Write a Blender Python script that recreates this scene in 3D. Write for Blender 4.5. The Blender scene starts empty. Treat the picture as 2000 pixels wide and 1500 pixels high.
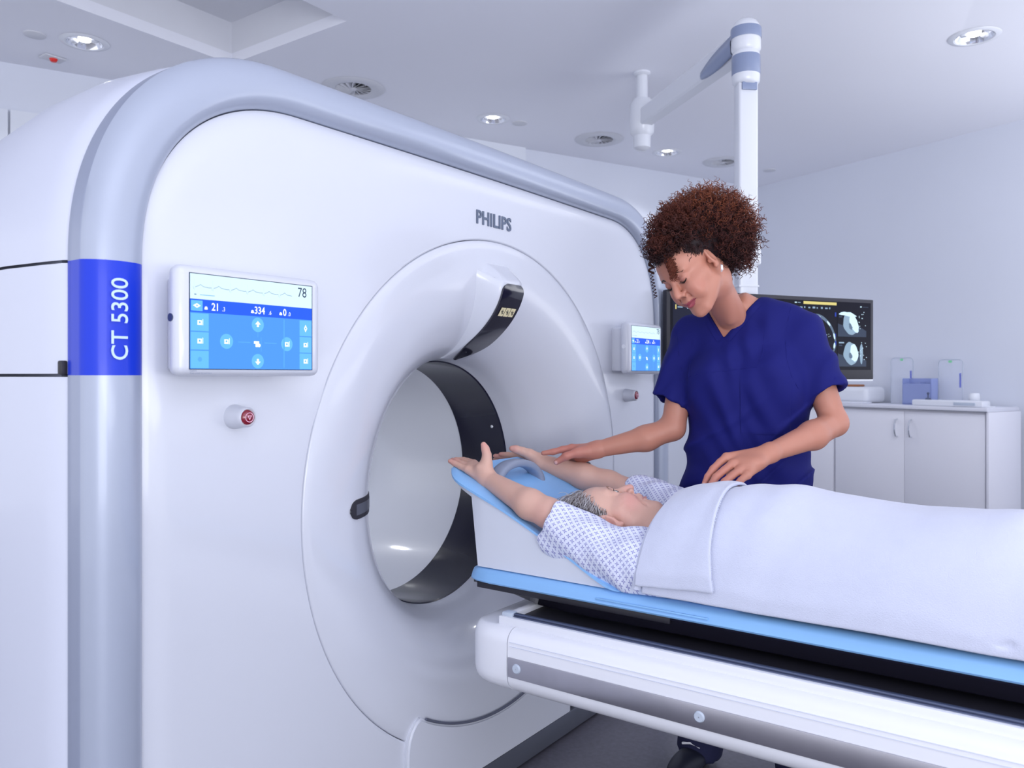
import bpy, bmesh, math, random
import numpy as np
from mathutils import Vector, Matrix
rnd = random.Random(7); rng = np.random.default_rng(7)
PI = math.pi
S = bpy.context.scene
C = S.collection

# ------------------------------------------------------------------ camera, world, lights
FPX = 1570.0
XR, XF, YR, YF = .58317, .81235, -.81235, .58317     # world X and Y axes seen as (right, forward)
CAMZ = 1.28
cam = bpy.data.cameras.new('camera'); cam_o = bpy.data.objects.new('camera', cam); C.objects.link(cam_o)
cam_o.matrix_world = Matrix(((XR, 0, -XF, 0), (YR, 0, -YF, 0), (0, 1, 0, CAMZ), (0, 0, 0, 1)))
cam.sensor_width = 36; cam.lens = FPX / 2000 * 36; cam.shift_y = -17 / 2000
cam.clip_start = .05; cam.clip_end = 60
cam.dof.use_dof = True; cam.dof.focus_distance = 2.25; cam.dof.aperture_fstop = 5.0
S.camera = cam_o
S.view_settings.view_transform = 'Standard'; S.view_settings.look = 'None'
S.view_settings.exposure = 0.21; S.view_settings.gamma = 1; S.view_settings.use_curve_mapping = False

w = bpy.data.worlds.new('world'); S.world = w; w.use_nodes = True
bg = w.node_tree.nodes['Background']; bg.inputs[0].default_value = (.87, .90, 1.0, 1); bg.inputs[1].default_value = 1.4

def area(name, loc, target, size, sizey, power, col=(.93, .95, 1)):
    l = bpy.data.lights.new(name, 'AREA'); l.shape = 'RECTANGLE'; l.size = size; l.size_y = sizey
    l.energy = power; l.color = col
    o = bpy.data.objects.new(name, l); C.objects.link(o); o.location = loc
    o.rotation_euler = (Vector(target) - Vector(loc)).to_track_quat('-Z', 'Y').to_euler()
    return o
area('ceiling_fill', (.3, -1.9, 2.9), (1.9, 1.3, 1.0), 2.4, 1.6, 0.5)  # added fill high behind the camera, not a lamp of the room
area('low_fill', (-1.3, -2.3, 1.2), (1.9, 1.4, .6), 2.0, 1.6, 42)  # added fill behind the camera, brightens the couch and lower front
area('bounce_fill', (.0, -2.1, 1.2), (.2, -2.0, 3.1), 2.6, 2.6, 105)  # added uplight behind the camera, brightens the ceiling
area('bounce_fill', (5.0, -1.5, 1.3), (4.9, -1.3, 3.1), 2.6, 2.6, 45)  # second added uplight, out of view to the right
area('ceiling_fill', (4.3, .2, 3.0), (4.0, 1.3, .8), 1.6, 1.6, 6)  # added fill just out of view past the couch, no lamp hangs there

# ------------------------------------------------------------------ helpers
def at(px, py, f):
    """a point seen at pixel (px, py), f metres in front of the camera, in world coordinates"""
    r = (px - 1000) / FPX * f
    return np.array([r * XR + f * XF, r * YR + f * YF, CAMZ + (733 - py) / FPX * f])

def mat(name, col, rough=.5, metal=0., coat=0., emit=0., sss=0., noise=None, bump=None, spec=.5, alpha=1., trans=0.):
    m = bpy.data.materials.new(name); m.use_nodes = True
    nt = m.node_tree; b = nt.nodes['Principled BSDF']
    b.inputs['Base Color'].default_value = (*col, 1); b.inputs['Roughness'].default_value = rough
    b.inputs['Metallic'].default_value = metal; b.inputs['Coat Weight'].default_value = coat
    b.inputs['Coat Roughness'].default_value = .08; b.inputs['Specular IOR Level'].default_value = spec
    b.inputs['Alpha'].default_value = alpha; b.inputs['Transmission Weight'].default_value = trans
    if emit:
        b.inputs['Emission Color'].default_value = (*col, 1); b.inputs['Emission Strength'].default_value = emit
        b.inputs['Base Color'].default_value = (col[0] * .1, col[1] * .1, col[2] * .1, 1)
    if sss:
        b.inputs['Subsurface Weight'].default_value = sss; b.inputs['Subsurface Radius'].default_value = (.012, .005, .003)
        b.inputs['Subsurface Scale'].default_value = 1.0
    tc = nt.nodes.new('ShaderNodeTexCoord')
    if noise:      # scale, amount
        n = nt.nodes.new('ShaderNodeTexNoise'); n.inputs['Scale'].default_value = noise[0]; n.inputs['Detail'].default_value = 4
        nt.links.new(tc.outputs['Object'], n.inputs['Vector'])
        mx = nt.nodes.new('ShaderNodeMix'); mx.data_type = 'RGBA'
        a = noise[1]
        mx.inputs[6].default_value = (*[c * (1 - a) for c in col], 1); mx.inputs[7].default_value = (*[min(1, c * (1 + a)) for c in col], 1)
        nt.links.new(n.outputs['Fac'], mx.inputs[0]); nt.links.new(mx.outputs[2], b.inputs['Base Color'])
    if bump:       # scale, strength, distance
        n = nt.nodes.new('ShaderNodeTexNoise'); n.inputs['Scale'].default_value = bump[0]; n.inputs['Detail'].default_value = 3
        nt.links.new(tc.outputs['Object'], n.inputs['Vector'])
        bp = nt.nodes.new('ShaderNodeBump'); bp.inputs['Strength'].default_value = bump[1]; bp.inputs['Distance'].default_value = bump[2]
        nt.links.new(n.outputs['Fac'], bp.inputs['Height']); nt.links.new(bp.outputs['Normal'], b.inputs['Normal'])
    return m

def attr_mat(name, rough=.5, sss=0., bump=None, coat=0.):
    m = mat(name, (.5, .5, .5), rough, sss=sss, bump=bump, coat=coat); nt = m.node_tree
    a = nt.nodes.new('ShaderNodeAttribute'); a.attribute_name = 'Col'
    nt.links.new(a.outputs['Color'], nt.nodes['Principled BSDF'].inputs['Base Color'])
    return m

M = dict(
    couchwhite=mat('couch_white_paint', (.82, .83, .89), .32, coat=.3),
    white=mat('gloss_white_paint', (.63, .65, .73), .28, coat=.5, bump=(900, .02, .0002)),
    side=mat('satin_white_paint', (.68, .71, .84), .38, coat=.2),
    silver=mat('silver_paint', (.39, .43, .54), .34, metal=.15, coat=.35),
    silver_edge=mat('silver_edge_paint', (.33, .37, .50), .4, metal=.15, coat=.2),
    blue=mat('cobalt_blue_film', (.004, .036, .60), .35, coat=.15, spec=.3),
    letter=mat('pale_blue_lettering', (.60, .76, .96), .5),
    logo=mat('slate_grey_lettering', (.12, .15, .22), .35, metal=.3),
    black=mat('gloss_black', (.012, .011, .022), .12, coat=.8, noise=(3, .25)),
    window=mat('smoked_black_acrylic', (.012, .012, .030), .2, coat=.25, spec=.3),
    dark=mat('matte_black', (.018, .017, .026), .5, bump=(400, .2, .0005)),
    seam=mat('seam_shadow_grey', (.10, .11, .16), .7),  # dark grey puts the shade of seams and gaps into the colour
    kick=mat('dark_grey_kickplate', (.14, .15, .19), .35, metal=.5),
    bore=mat('bore_liner_white', (.88, .90, .95), .3, coat=.4),
    steel=mat('brushed_stainless', (.46, .45, .50), .33, metal=.9, noise=(14, .12), bump=(300, .1, .0003)),
    bolt=mat('pale_grey_cap', (.50, .56, .66), .45),
    rail=mat('anodised_rail', (.10, .12, .20), .35, metal=.6),
    pad=mat('light_blue_vinyl', (.27, .53, .90), .42, bump=(160, .08, .001)),
    foam=mat('white_foam_shell', (.70, .73, .82), .5),
    grey=mat('mid_grey_rubber', (.27, .31, .42), .45),
    red=mat('dark_red_button', (.22, .004, .02), .2, coat=.8),
    redlamp=mat('red_plastic', (.8, .02, .01), .3),
    pink=mat('pink_print', (.85, .45, .6), .5),
    sticker=mat('cream_sticker', (.80, .72, .45), .5),
    ink=mat('black_ink', (.02, .02, .03), .6),
    wall=mat('blue_grey_wall_paint', (.74, .77, .86), .75, noise=(1.2, .03), bump=(250, .08, .0006)),
    wall2=mat('pale_wall_panel', (.80, .83, .90), .55, bump=(250, .05, .0005)),
    ceil=mat('ceiling_paint', (.86, .87, .94), .8, noise=(.8, .02)),
    coffer=mat('coffer_paint', (.74, .75, .80), .85, noise=(2.5, .05)),
    floor=mat('grey_vinyl_floor', (.12, .115, .145), .35, noise=(60, .35), bump=(200, .1, .0005)),
    plastic=mat('white_plastic', (.78, .80, .86), .35, coat=.2),
    armgrey=mat('blue_grey_arm_cover', (.24, .29, .44), .3, coat=.3),
    armwhite=mat('arm_white_enamel', (.74, .76, .82), .3, coat=.3),
    chrome=mat('chrome', (.75, .77, .8), .12, metal=1),
    cabinet=mat('white_laminate', (.86, .86, .93), .45, coat=.1),
    cabedge=mat('laminate_edge', (.50, .52, .60), .5),
    counter=mat('countertop_laminate', (.76, .77, .85), .35, coat=.2),
    glass=mat('clear_acrylic', (.78, .82, .94), .15, alpha=.38),
    bluebox=mat('translucent_blue_plastic', (.42, .50, .86), .3, trans=.35),
    green=mat('green_print', (.25, .75, .4), .5),
    brown=mat('tan_leather', (.35, .13, .05), .5),
    lamp=mat('lamp_glow', (1, .98, .95), emit=14),
    reflector=mat('lamp_reflector', (.78, .80, .86), .12, metal=.9),
    vent=mat('vent_white', (.66, .67, .72), .5),
    trouser=mat('navy_trouser_cotton', (.010, .012, .055), .8, bump=(500, .25, .0006)),
    shoe=mat('navy_shoe', (.012, .014, .03), .5),
    lace=mat('white_lace', (.8, .8, .85), .6),
    eyewhite=mat('eyeball', (.75, .72, .70), .15, coat=1),
    iris=mat('green_grey_iris', (.09, .12, .10), .2, coat=1),
    lash=mat('dark_lash', (.015, .008, .008), .5),
    pearl=mat('pearl', (.85, .85, .86), .12, metal=.4, coat=1),
)

def tag(o, label=None, cat=None, group=None, kind=None):
    if label: o['label'] = label
    if cat: o['category'] = cat
    if group: o['group'] = group
    if kind: o['kind'] = kind
    return o
def thing(name, label, cat, loc=(0, 0, 0), group=None):
    o = bpy.data.objects.new(name, None); C.objects.link(o); o.location = loc; o.empty_display_size = .05
    return tag(o, label, cat, group)
def place(o, parent):
    if parent is not None:
        o.parent = parent
        # geometry is written in world coordinates: cancel the parent chain
        bpy_loc = Vector((0, 0, 0)); p = parent
        while p: bpy_loc += p.location; p = p.parent
        o.location = -bpy_loc
def obj(name, me, m, parent=None, smooth=False, label=None):
    o = bpy.data.objects.new(name, me); C.objects.link(o)
    ms = m if isinstance(m, (list, tuple)) else [m]
    for x in ms: me.materials.append(x)
    if smooth:
        me.polygons.foreach_set('use_smooth', [True] * len(me.polygons))
    place(o, parent)
    if label: o['label'] = label
    return o
def pydata(name, V, F, m, parent=None, smooth=True, label=None, mi=None, uv=None):
    me = bpy.data.meshes.new(name)
    me.from_pydata([tuple(map(float, v)) for v in V], [], [tuple(map(int, f)) for f in F])
    if mi is not None: me.polygons.foreach_set('material_index', list(mi))
    me.update()
    return obj(name, me, m, parent, smooth, label)
def autosmooth(o, ang=35):
    """sharp edges where faces meet at more than ang degrees"""
    me = o.data; bm = bmesh.new(); bm.from_mesh(me)
    for e in bm.edges:
        if len(e.link_faces) == 2 and e.calc_face_angle(0) > math.radians(ang): e.smooth = False
    for f in bm.faces: f.smooth = True
    bm.to_mesh(me); bm.free(); return o

class B:
    """collects shapes into one bmesh, world coordinates"""
    def __init__(s): s.bm = bmesh.new(); s.mi = 0
    def _mark(s, geom):
        for g in geom:
            if isinstance(g, bmesh.types.BMFace): g.material_index = s.mi
    def box(s, lo, hi, bev=0, seg=2, R=None):
        lo, hi = Vector(lo), Vector(hi)
        mtx = Matrix.Translation((lo + hi) / 2) @ Matrix.Diagonal((*(hi - lo), 1))
        if R is not None: mtx = R @ mtx
        r = bmesh.ops.create_cube(s.bm, size=1, matrix=mtx)
        if bev:
            es = list({e for v in r['verts'] for e in v.link_edges})
            rr = bmesh.ops.bevel(s.bm, geom=es, offset=bev, segments=seg, affect='EDGES', profile=.5)
            fs = {f for v in rr['verts'] for f in v.link_faces}
            for f in fs: f.material_index = s.mi
        else:
            for v in r['verts']:
                for f in v.link_faces: f.material_index = s.mi
        return s
    def cone(s, a, b, ra, rb=None, n=24, caps=True):
        rb = ra if rb is None else rb
        a, b = Vector(a), Vector(b); d = b - a
        q = d.to_track_quat('Z', 'Y').to_matrix().to_4x4()
        r = bmesh.ops.create_cone(s.bm, cap_ends=caps, segments=n, radius1=ra, radius2=rb, depth=d.length, matrix=Matrix.Translation((a + b) / 2) @ q)
        for v in r['verts']:
            for f in v.link_faces: f.material_index = s.mi
        return s
    def sphere(s, c, r, n=16, scale=(1, 1, 1), R=None):
        mtx = Matrix.Translation(c) @ (R if R is not None else Matrix()) @ Matrix.Diagonal((*scale, 1))
        q = bmesh.ops.create_uvsphere(s.bm, u_segments=n, v_segments=max(6, n // 2), radius=r, matrix=mtx)
        for v in q['verts']:
            for f in v.link_faces: f.material_index = s.mi
        return s
    def lathe(s, prof, c, axis='Z', n=48, R=None):
        """prof: (radius, height) pairs about an axis through c"""
        rings = []
        for r, h in prof:
            ring = []
            for i in range(n):
                t = 2 * PI * i / n
                p = Vector((r * math.cos(t), r * math.sin(t), h))
                if axis == 'Y': p = Vector((p.x, p.z, p.y))
                if R is not None: p = R @ p
                ring.append(s.bm.verts.new(p + Vector(c)))
            rings.append(ring)
        for a, b in zip(rings, rings[1:]):
            for i in range(n):
                f = s.bm.faces.new((a[i], a[(i + 1) % n], b[(i + 1) % n], b[i])); f.material_index = s.mi
        return s
    def poly(s, pts, ext=None):
        vs = [s.bm.verts.new(p) for p in pts]; f = s.bm.faces.new(vs); f.material_index = s.mi
        if ext is not None:
            r = bmesh.ops.extrude_face_region(s.bm, geom=[f])
            bmesh.ops.translate(s.bm, verts=[g for g in r['geom'] if isinstance(g, bmesh.types.BMVert)], vec=Vector(ext))
            for g in r['geom']:
                if isinstance(g, bmesh.types.BMFace): g.material_index = s.mi
            for v in vs:
                for ff in v.link_faces: ff.material_index = s.mi
        return s
    def tube(s, pts, r, n=8):
        pts = [Vector(p) for p in pts]; rs = r if hasattr(r, '__len__') else [r] * len(pts)
        rings = []; up = Vector((0, 0, 1)); 
        prev = None
        for i, p in enumerate(pts):
            d = (pts[min(i + 1, len(pts) - 1)] - pts[max(i - 1, 0)]).normalized()
            if prev is None:
                a = d.cross(up) if abs(d.z) < .95 else d.cross(Vector((1, 0, 0)))
            else: a = prev - d * prev.dot(d)
            a.normalize(); prev = a; b = d.cross(a)
            rings.append([s.bm.verts.new(p + (a * math.cos(2 * PI * k / n) + b * math.sin(2 * PI * k / n)) * rs[i]) for k in range(n)])
        for x, y in zip(rings, rings[1:]):
            for k in range(n):
                f = s.bm.faces.new((x[k], x[(k + 1) % n], y[(k + 1) % n], y[k])); f.material_index = s.mi
        for rr in (rings[0][::-1], rings[-1]):
            f = s.bm.faces.new(rr); f.material_index = s.mi
        return s
    def build(s, name, m, parent=None, smooth=True, ang=40, label=None):
        bmesh.ops.recalc_face_normals(s.bm, faces=s.bm.faces[:])
        for e in s.bm.edges:
            if len(e.link_faces) == 2 and e.calc_face_angle(0) > math.radians(ang): e.smooth = False
        for f in s.bm.faces: f.smooth = smooth
        me = bpy.data.meshes.new(name); s.bm.to_mesh(me); s.bm.free()
        return obj(name, me, m, parent, False, label)

def text_mesh(txt, size, align='LEFT', bold=0., ext=0.0, sx=1.0):
    cu = bpy.data.curves.new('txt', 'FONT'); cu.body = txt; cu.size = size; cu.align_x = align
    cu.offset = bold; cu.space_character = 1.0 + .06 * (bold >= .001); cu.extrude = ext; cu.resolution_u = 4
    o = bpy.data.objects.new('txt', cu); C.objects.link(o)
    bpy.context.view_layer.update()
    me = bpy.data.meshes.new_from_object(o.evaluated_get(bpy.context.evaluated_depsgraph_get()))
    bpy.data.objects.remove(o); bpy.data.curves.remove(cu)
    V = np.array([v.co[:] for v in me.vertices]); F = [tuple(p.vertices) for p in me.polygons]
    bpy.data.meshes.remove(me)
    V[:, 0] *= sx
    return V, F
def put_text(name, txt, size, org, U, Vv, m, parent, align='LEFT', bold=0., ext=.0006, sx=1.0, label=None):
    V, F = text_mesh(txt, size, align, bold, ext, sx)
    U = np.array(U, float); Vv = np.array(Vv, float); N = np.cross(U, Vv)
    P = np.array(org) + V[:, :1] * U + V[:, 1:2] * Vv + V[:, 2:3] * N
    return pydata(name, P, F, m, parent, smooth=False, label=label)

# ------------------------------------------------------------------ room
H = 3.1
corner = np.array([7.707, 2.615]); fd = np.array([-.9136, .4066]); rd = np.array([-.388, -.9217])
far_end = corner + fd * 9.5; right_end = corner + rd * 6.5
def slab(name, p, q, z0, z1, th, m, side, kind='structure'):
    p = np.array(p); q = np.array(q); d = (q - p) / np.linalg.norm(q - p); n = np.array([-d[1], d[0]]) * side * th
    b = B(); b.poly([(*p, z0), (*q, z0), (*(q + n), z0), (*(p + n), z0)], (0, 0, z1 - z0))
    o = b.build(name, m, smooth=False); o['kind'] = kind; return o
slab('wall_back', corner, far_end, 0, H, .12, M['wall'], -1)
slab('wall_right', corner, right_end, 0, H, .12, M['wall'], 1)
b = B(); b.box((-3.5, -4.5, -.06), (8.6, 8, 0)); tag(b.build('floor', M['floor'], smooth=False), kind='structure')
# ceiling with a rectangular coffer
cx0, cx1, cy0, cy1 = .6, 2.86, 3.10, 4.07
b = B(); b.box((-3.5, -4.5, H), (8.6, 8, H + .06))
tag(b.build('ceiling', M['ceil'], smooth=False), kind='structure')
b = B(); b.box((cx0 - .02, cy0 - .02, H + .24), (cx1 + .02, cy1 + .02, H + .27))
for lo, hi in (((cx0 - .02, cy0 - .02), (cx1 + .02, cy0)), ((cx0 - .02, cy1), (cx1 + .02, cy1 + .02)), ((cx0 - .02, cy0), (cx0, cy1)), ((cx1, cy0), (cx1 + .02, cy1))):
    b.box((*lo, H + .06), (*hi, H + .24))
tag(b.build('trim_1', M['coffer'], smooth=False), kind='structure')
def onwall(px, p0, d):
    k = (px - 1000) / FPX   # r = k f
    a = (XR - k * XF); c = (YR - k * YF)
    t = -(a * p0[0] + c * p0[1]) / (a * d[0] + c * d[1]); return p0 + d * t
wn = np.array([fd[1], -fd[0]])   # towards the room
if wn @ (np.array([0, 0]) - corner) < 0: wn = -wn
pA, pB = onwall(1023, corner, fd) , onwall(258, corner, fd)
slab('trim_2', pA + wn * .002, pB + wn * .002, .0, H, .03, M['wall2'], 1 if np.array([-fd[1], fd[0]]) @ wn > 0 else -1)
pC = onwall(18, corner, fd); pD = onwall(-120, corner, fd)
sd = 1 if np.array([-fd[1], fd[0]]) @ wn > 0 else -1
slab('trim_3', pB + fd * .01 + wn * .002, pC - fd * .006 + wn * .002, 0, 2.82, .03, M['wall2'], sd)
slab('trim_4', pC + fd * .006 + wn * .002, pD + wn * .002, 0, 2.82, .03, M['wall2'], sd)

# ------------------------------------------------------------------ ceiling fittings
def ceil_xy(px, py):
    f = (H - CAMZ) * FPX / (733 - py); return at(px, py, f)
def downlight(px, py, r, label, power):
    p = ceil_xy(px, py)
    t = thing('downlight', label, 'ceiling light', (p[0], p[1], H), 'recessed downlights in the ceiling')
    b = B(); b.lathe([(r * .74, .012), (r * .74, -.004), (r * .8, -.009), (r * 1.0, -.005), (r * 1.03, -.001)], (p[0], p[1], H)); b.build('rim', M['plastic'], t)
    # bowl stands just under the plaster, curved upwards inside the rim
    b = B(); b.lathe([(r * .74, -.003), (r * .66, .02), (r * .5, .04), (r * .3, .052), (.001, .056)], (p[0], p[1], H - .004)); b.build('reflector', M['reflector'], t)
    b = B(); b.lathe([(.001, .012), (r * .26, .012), (r * .26, .03), (.001, .045)], (p[0], p[1], H - .004), n=20); b.build('bulb', M['lamp'], t)
    for s in (-1, 1):
        b = B(); b.lathe([(r * .10, -.002), (r * .16, .004), (r * .16, .016), (r * .06, .02)], (p[0] + s * r * .45 * XR, p[1] + s * r * .45 * YR, H - .002), n=14); b.build('lamp_clip', M['plastic'], t)
    l = bpy.data.lights.new('downlight_lamp', 'SPOT'); l.energy = power; l.spot_size = 2.2; l.spot_blend = .7; l.shadow_soft_size = .06; l.color = (.95, .97, 1)
    o = bpy.data.objects.new('downlight_lamp', l); C.objects.link(o); o.parent = t; o.location = (0, 0, -.03)
for a in ((165, 82, .12, 'round recessed downlight at the left, near the red call button', 22), (1903, 71, .125, 'round recessed downlight at the far right of the ceiling', 22),
          (963, 232, .115, 'round recessed downlight above the middle of the scanner arch', 22), (1303, 297, .115, 'small distant downlight beside the jointed ceiling arm', 22)):
    downlight(*a)
# holes for the downlights are avoided: bowls sit in a shallow cut through the slab
def cut_holes(ob, holes):
    bm = bmesh.new(); bmesh.ops.create_cube(bm, size=1, matrix=Matrix.Translation(((cx0 + cx1) / 2, (cy0 + cy1) / 2, H)) @ Matrix.Diagonal((cx1 - cx0, cy1 - cy0, .3, 1)))
    for (x, y, r) in holes:
        bmesh.ops.create_cone(bm, cap_ends=True, segments=40, radius1=r, radius2=r, depth=.3, matrix=Matrix.Translation((x, y, H)))
    me = bpy.data.meshes.new('cut'); bm.to_mesh(me); bm.free(); co = bpy.data.objects.new('cut', me); C.objects.link(co)
    md = ob.modifiers.new('b', 'BOOLEAN'); md.object = co; md.operation = 'DIFFERENCE'; md.solver = 'EXACT'
    bpy.context.view_layer.update()
    nm = bpy.data.meshes.new_from_object(ob.evaluated_get(bpy.context.evaluated_depsgraph_get()))
    ob.modifiers.clear(); ob.data = nm; bpy.data.objects.remove(co)
holes = []
def vent(px, py, r, label, ang0):
    p = ceil_xy(px, py)
    t = thing('swirl_vent', label, 'vent', (p[0], p[1], H), 'round swirl vents in the ceiling')
    b = B(); b.lathe([(r * .56, .02), (r * .56, -.006), (r * .66, -.012), (r * .95, -.008), (r, -.001)], (p[0], p[1], H)); b.build('rim', M['vent'], t)
    b = B(); b.lathe([(r * .56, 0), (.001, 0)], (p[0], p[1], H + .03)); b.build('backing', M['dark'], t)
    b = B(); b.lathe([(.001, -.014), (r * .1, -.012), (r * .12, 0)], (p[0], p[1], H), n=16); b.build('hub', M['vent'], t)
    me = None
    for k in range(16):
        a = 2 * PI * k / 16 + ang0; c, s = math.cos(a), math.sin(a)
        R = Matrix.Translation((p[0], p[1], H)) @ Matrix.Rotation(a, 4, 'Z') @ Matrix.Rotation(math.radians(38), 4, 'X')
        b = B(); b.box((r * .1, -r * .085, -.001), (r * .56, r * .085, .001), R=R); b.build('blade', M['vent'], t, smooth=False)
    holes.append((p[0], p[1], r * .57))
vent(690, 172, .20, 'round swirl vent half hidden behind the scanner arch', .1)
vent(1170, 272, .19, 'round swirl vent left of the white vertical joint of the arm', .3)
vent(1412, 316, .17, 'round swirl vent partly behind the white vertical pole', .2)
for o_ in list(C.objects):
    if o_.name.startswith('downlight') and o_.type == 'EMPTY': holes.append((o_.location.x, o_.location.y, .118 * .76))
cut_holes(bpy.data.objects['ceiling'], holes)
for px, py, lab in ((68, 67, 'flush round ceiling disc beside the leftmost downlight'), (1015, 240, 'small flush ceiling disc near the middle downlight'), (1503, 332, 'small flush ceiling disc right of the white pole')):
    p = ceil_xy(px, py); b = B(); b.lathe([(.001, -.008), (.05, -.008), (.054, -.005), (.055, 0), (.001, 0)], (p[0], p[1], H), n=28)
    tag(b.build('sprinkler_cap', M['vent']), lab, 'sprinkler cap', 'flush round caps in the ceiling')
p = ceil_xy(103, 112)
t = thing('call_button', 'small white ceiling plate with a round red button', 'call button', (p[0], p[1], H))
b = B(); b.box((p[0] - .06, p[1] - .045, H - .012), (p[0] + .06, p[1] + .045, H), .006); b.build('plate', M['vent'], t)
b = B(); b.lathe([(.001, -.03), (.014, -.028), (.02, -.02), (.022, -.011)], (p[0], p[1] - .01, H), n=20); b.build('button', M['redlamp'], t)

# ------------------------------------------------------------------ ct scanner
XC, ZC = 2.02, .93
Y0 = 1.51
def outline(w, top, r, rz, z0=0., nc=36, breaks=(1.28, 1.497)):
    """left foot -> left side -> corner -> top -> corner -> right foot, x relative to XC"""
    pts = []
    zs = sorted({z0, *[z for z in breaks], *np.linspace(z0, top - rz, 14)[1:]})
    zs = [z for z in zs if z <= top - rz + 1e-6]
    for z in zs: pts.append((-w, z))
    n = 2.25
    for i in range(1, nc + 1):
        t = PI / 2 * i / nc
        pts.append((-w + r - r * abs(math.cos(t)) ** (2 / n), top - rz + rz * abs(math.sin(t)) ** (2 / n)))
    m = [( -w + r + (2 * (w - r)) * i / 24, top + .006 * math.sin(PI * i / 24)) for i in range(1, 24)]
    left = pts[:]
    pts = pts + m + [(-x, z) for x, z in left[::-1]]
    return np.array(pts), len(zs)
zs_fix = list(np.linspace(0, 1.28, 25)) + [1.497]
def outl(w, top, r):
    pts = [(-w, z) for z in zs_fix]; n = 2.25; nc = 40; rz = top - 1.497
    for i in range(1, nc + 1):
        t = PI / 2 * i / nc
        pts.append((-w + r - r * abs(math.cos(t)) ** (2 / n), 1.497 + rz * abs(math.sin(t)) ** (2 / n)))
    left = pts[:]
    pts += [(-w + r + 2 * (w - r) * i / 90, top + .004 * math.sin(PI * i / 90)) for i in range(1, 90)]
    pts += [(-x, z) for x, z in left[::-1]]
    return np.array(pts)
INN = outl(1.158, 1.893, .40); OUT = outl(1.272, 1.992, .47)
NO = len(INN)
scanner = thing('ct_scanner', 'large white ring-shaped scanner with silver arch and blue side band', 'scanner', (XC, Y0 + .5, 0))
def loft(rows, closed=False):
    """rows: list of (n,3) arrays -> verts, faces"""
    n = len(rows[0]); V = np.concatenate(rows); F = []
    for a in range(len(rows) - 1):
        for i in range(n if closed else n - 1):
            j = (i + 1) % n
            F.append((a * n + i, a * n + j, (a + 1) * n + j, (a + 1) * n + i))
    return V, F
def W2(P, Y): return np.c_[P[:, 0] + XC, np.full(len(P), Y) if np.isscalar(Y) else Y, P[:, 1]]
# silver arch band
def band_rows(i0, i1):
    a, c = INN[i0:i1], OUT[i0:i1]; rows = []
    prof = [(.0, 1.545), (.0, 1.522), (.03, 1.511), (.10, 1.503), (.22, 1.496), (.38, 1.492), (.55, 1.492), (.72, 1.497), (.86, 1.507), (.95, 1.518), (1.0, 1.528), (1.0, 1.535), (1.0, 1.555), (1.0, 1.574), (.99, 1.578)]
    for v, Y in prof: rows.append(W2(a * (1 - v) + c * v, Y))
    return rows
iz0, iz1 = zs_fix.index(1.28), zs_fix.index(1.497)
iz0 = 24; iz1 = 25
def band(name, i0, i1, mats, label=None):
    V, F = loft(band_rows(i0, i1)); n = i1 - i0 - 1
    mi = [1 if k // n >= 10 else 0 for k in range(len(F))]
    o = pydata(name, V, F, mats, scanner, True, label, mi=mi); return autosmooth(o, 30)
band('arch_band', iz1, NO, [M['silver'], M['silver_edge']], 'silver rounded arch around the white front')
band('arch_band', 0, iz0 + 1, [M['silver'], M['silver_edge']])
band('blue_band', iz0, iz1 + 1, [M['blue'], M['blue']], 'glossy cobalt blue band with lettering')
# front panel: between the ring circle and the arch band
RR = .768
ring_c = lambda a, r: np.c_[r * np.cos(a), ZC + r * np.sin(a)]
full = INN.copy(); full[:, 0] *= 1.0
poly_ = [tuple(p) for p in full] + [(x, .085) for x in np.linspace(1.158, -1.158, 110)[1:-1]]
poly_ = np.array(poly_); poly_[:, 1] = np.maximum(poly_[:, 1], .085)
ctr = np.array([0, ZC]); d = poly_ - ctr; L_ = np.linalg.norm(d, axis=1, keepdims=True); dn = d / L_
rows = []
for gap, Y in ((.0, 1.54), (.0, 1.5135), (.0022, 1.5105)):
    rows.append(W2(ctr + dn * (RR + gap), Y))
top_mask = (poly_[:, 1] > .1)
for tt in np.linspace(.02, 1, 22)[:-1]:
    P = ctr + dn * (RR + .0022 + (L_ - RR - .0022 - .003) * tt)
    dist = (L_[:, 0] - .003) * (1 - 0) - np.linalg.norm(P - ctr, axis=1)
    nrm = dist * np.abs(dn[:, 0] * np.where(np.abs(d[:, 0]) / 1.158 > (d[:, 1]) / .965, 1, 0) + dn[:, 1] * np.where(np.abs(d[:, 0]) / 1.158 > (d[:, 1]) / .965, 0, 1))
    e = np.clip(1 - nrm / .055, 0, 1) ** 2.2 * .016 * top_mask
    rows.append(W2(P, 1.510 + e))
rows.append(W2(ctr + dn * (L_ - .003), 1.5265)); rows.append(W2(ctr + dn * (L_ - .003), 1.545))
V, F = loft(rows, True); autosmooth(pydata('front_panel', V, F, M['white'], scanner), 50)
# recessed groove backing between panel and arch band / ring
b = B(); n_ = len(poly_)
V, F = loft([W2(ctr + dn * (RR - .03), 1.538), W2(ctr + dn * (L_ + .015), 1.538)], True); pydata('seam_gasket', V, F, M['seam'], scanner)
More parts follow.
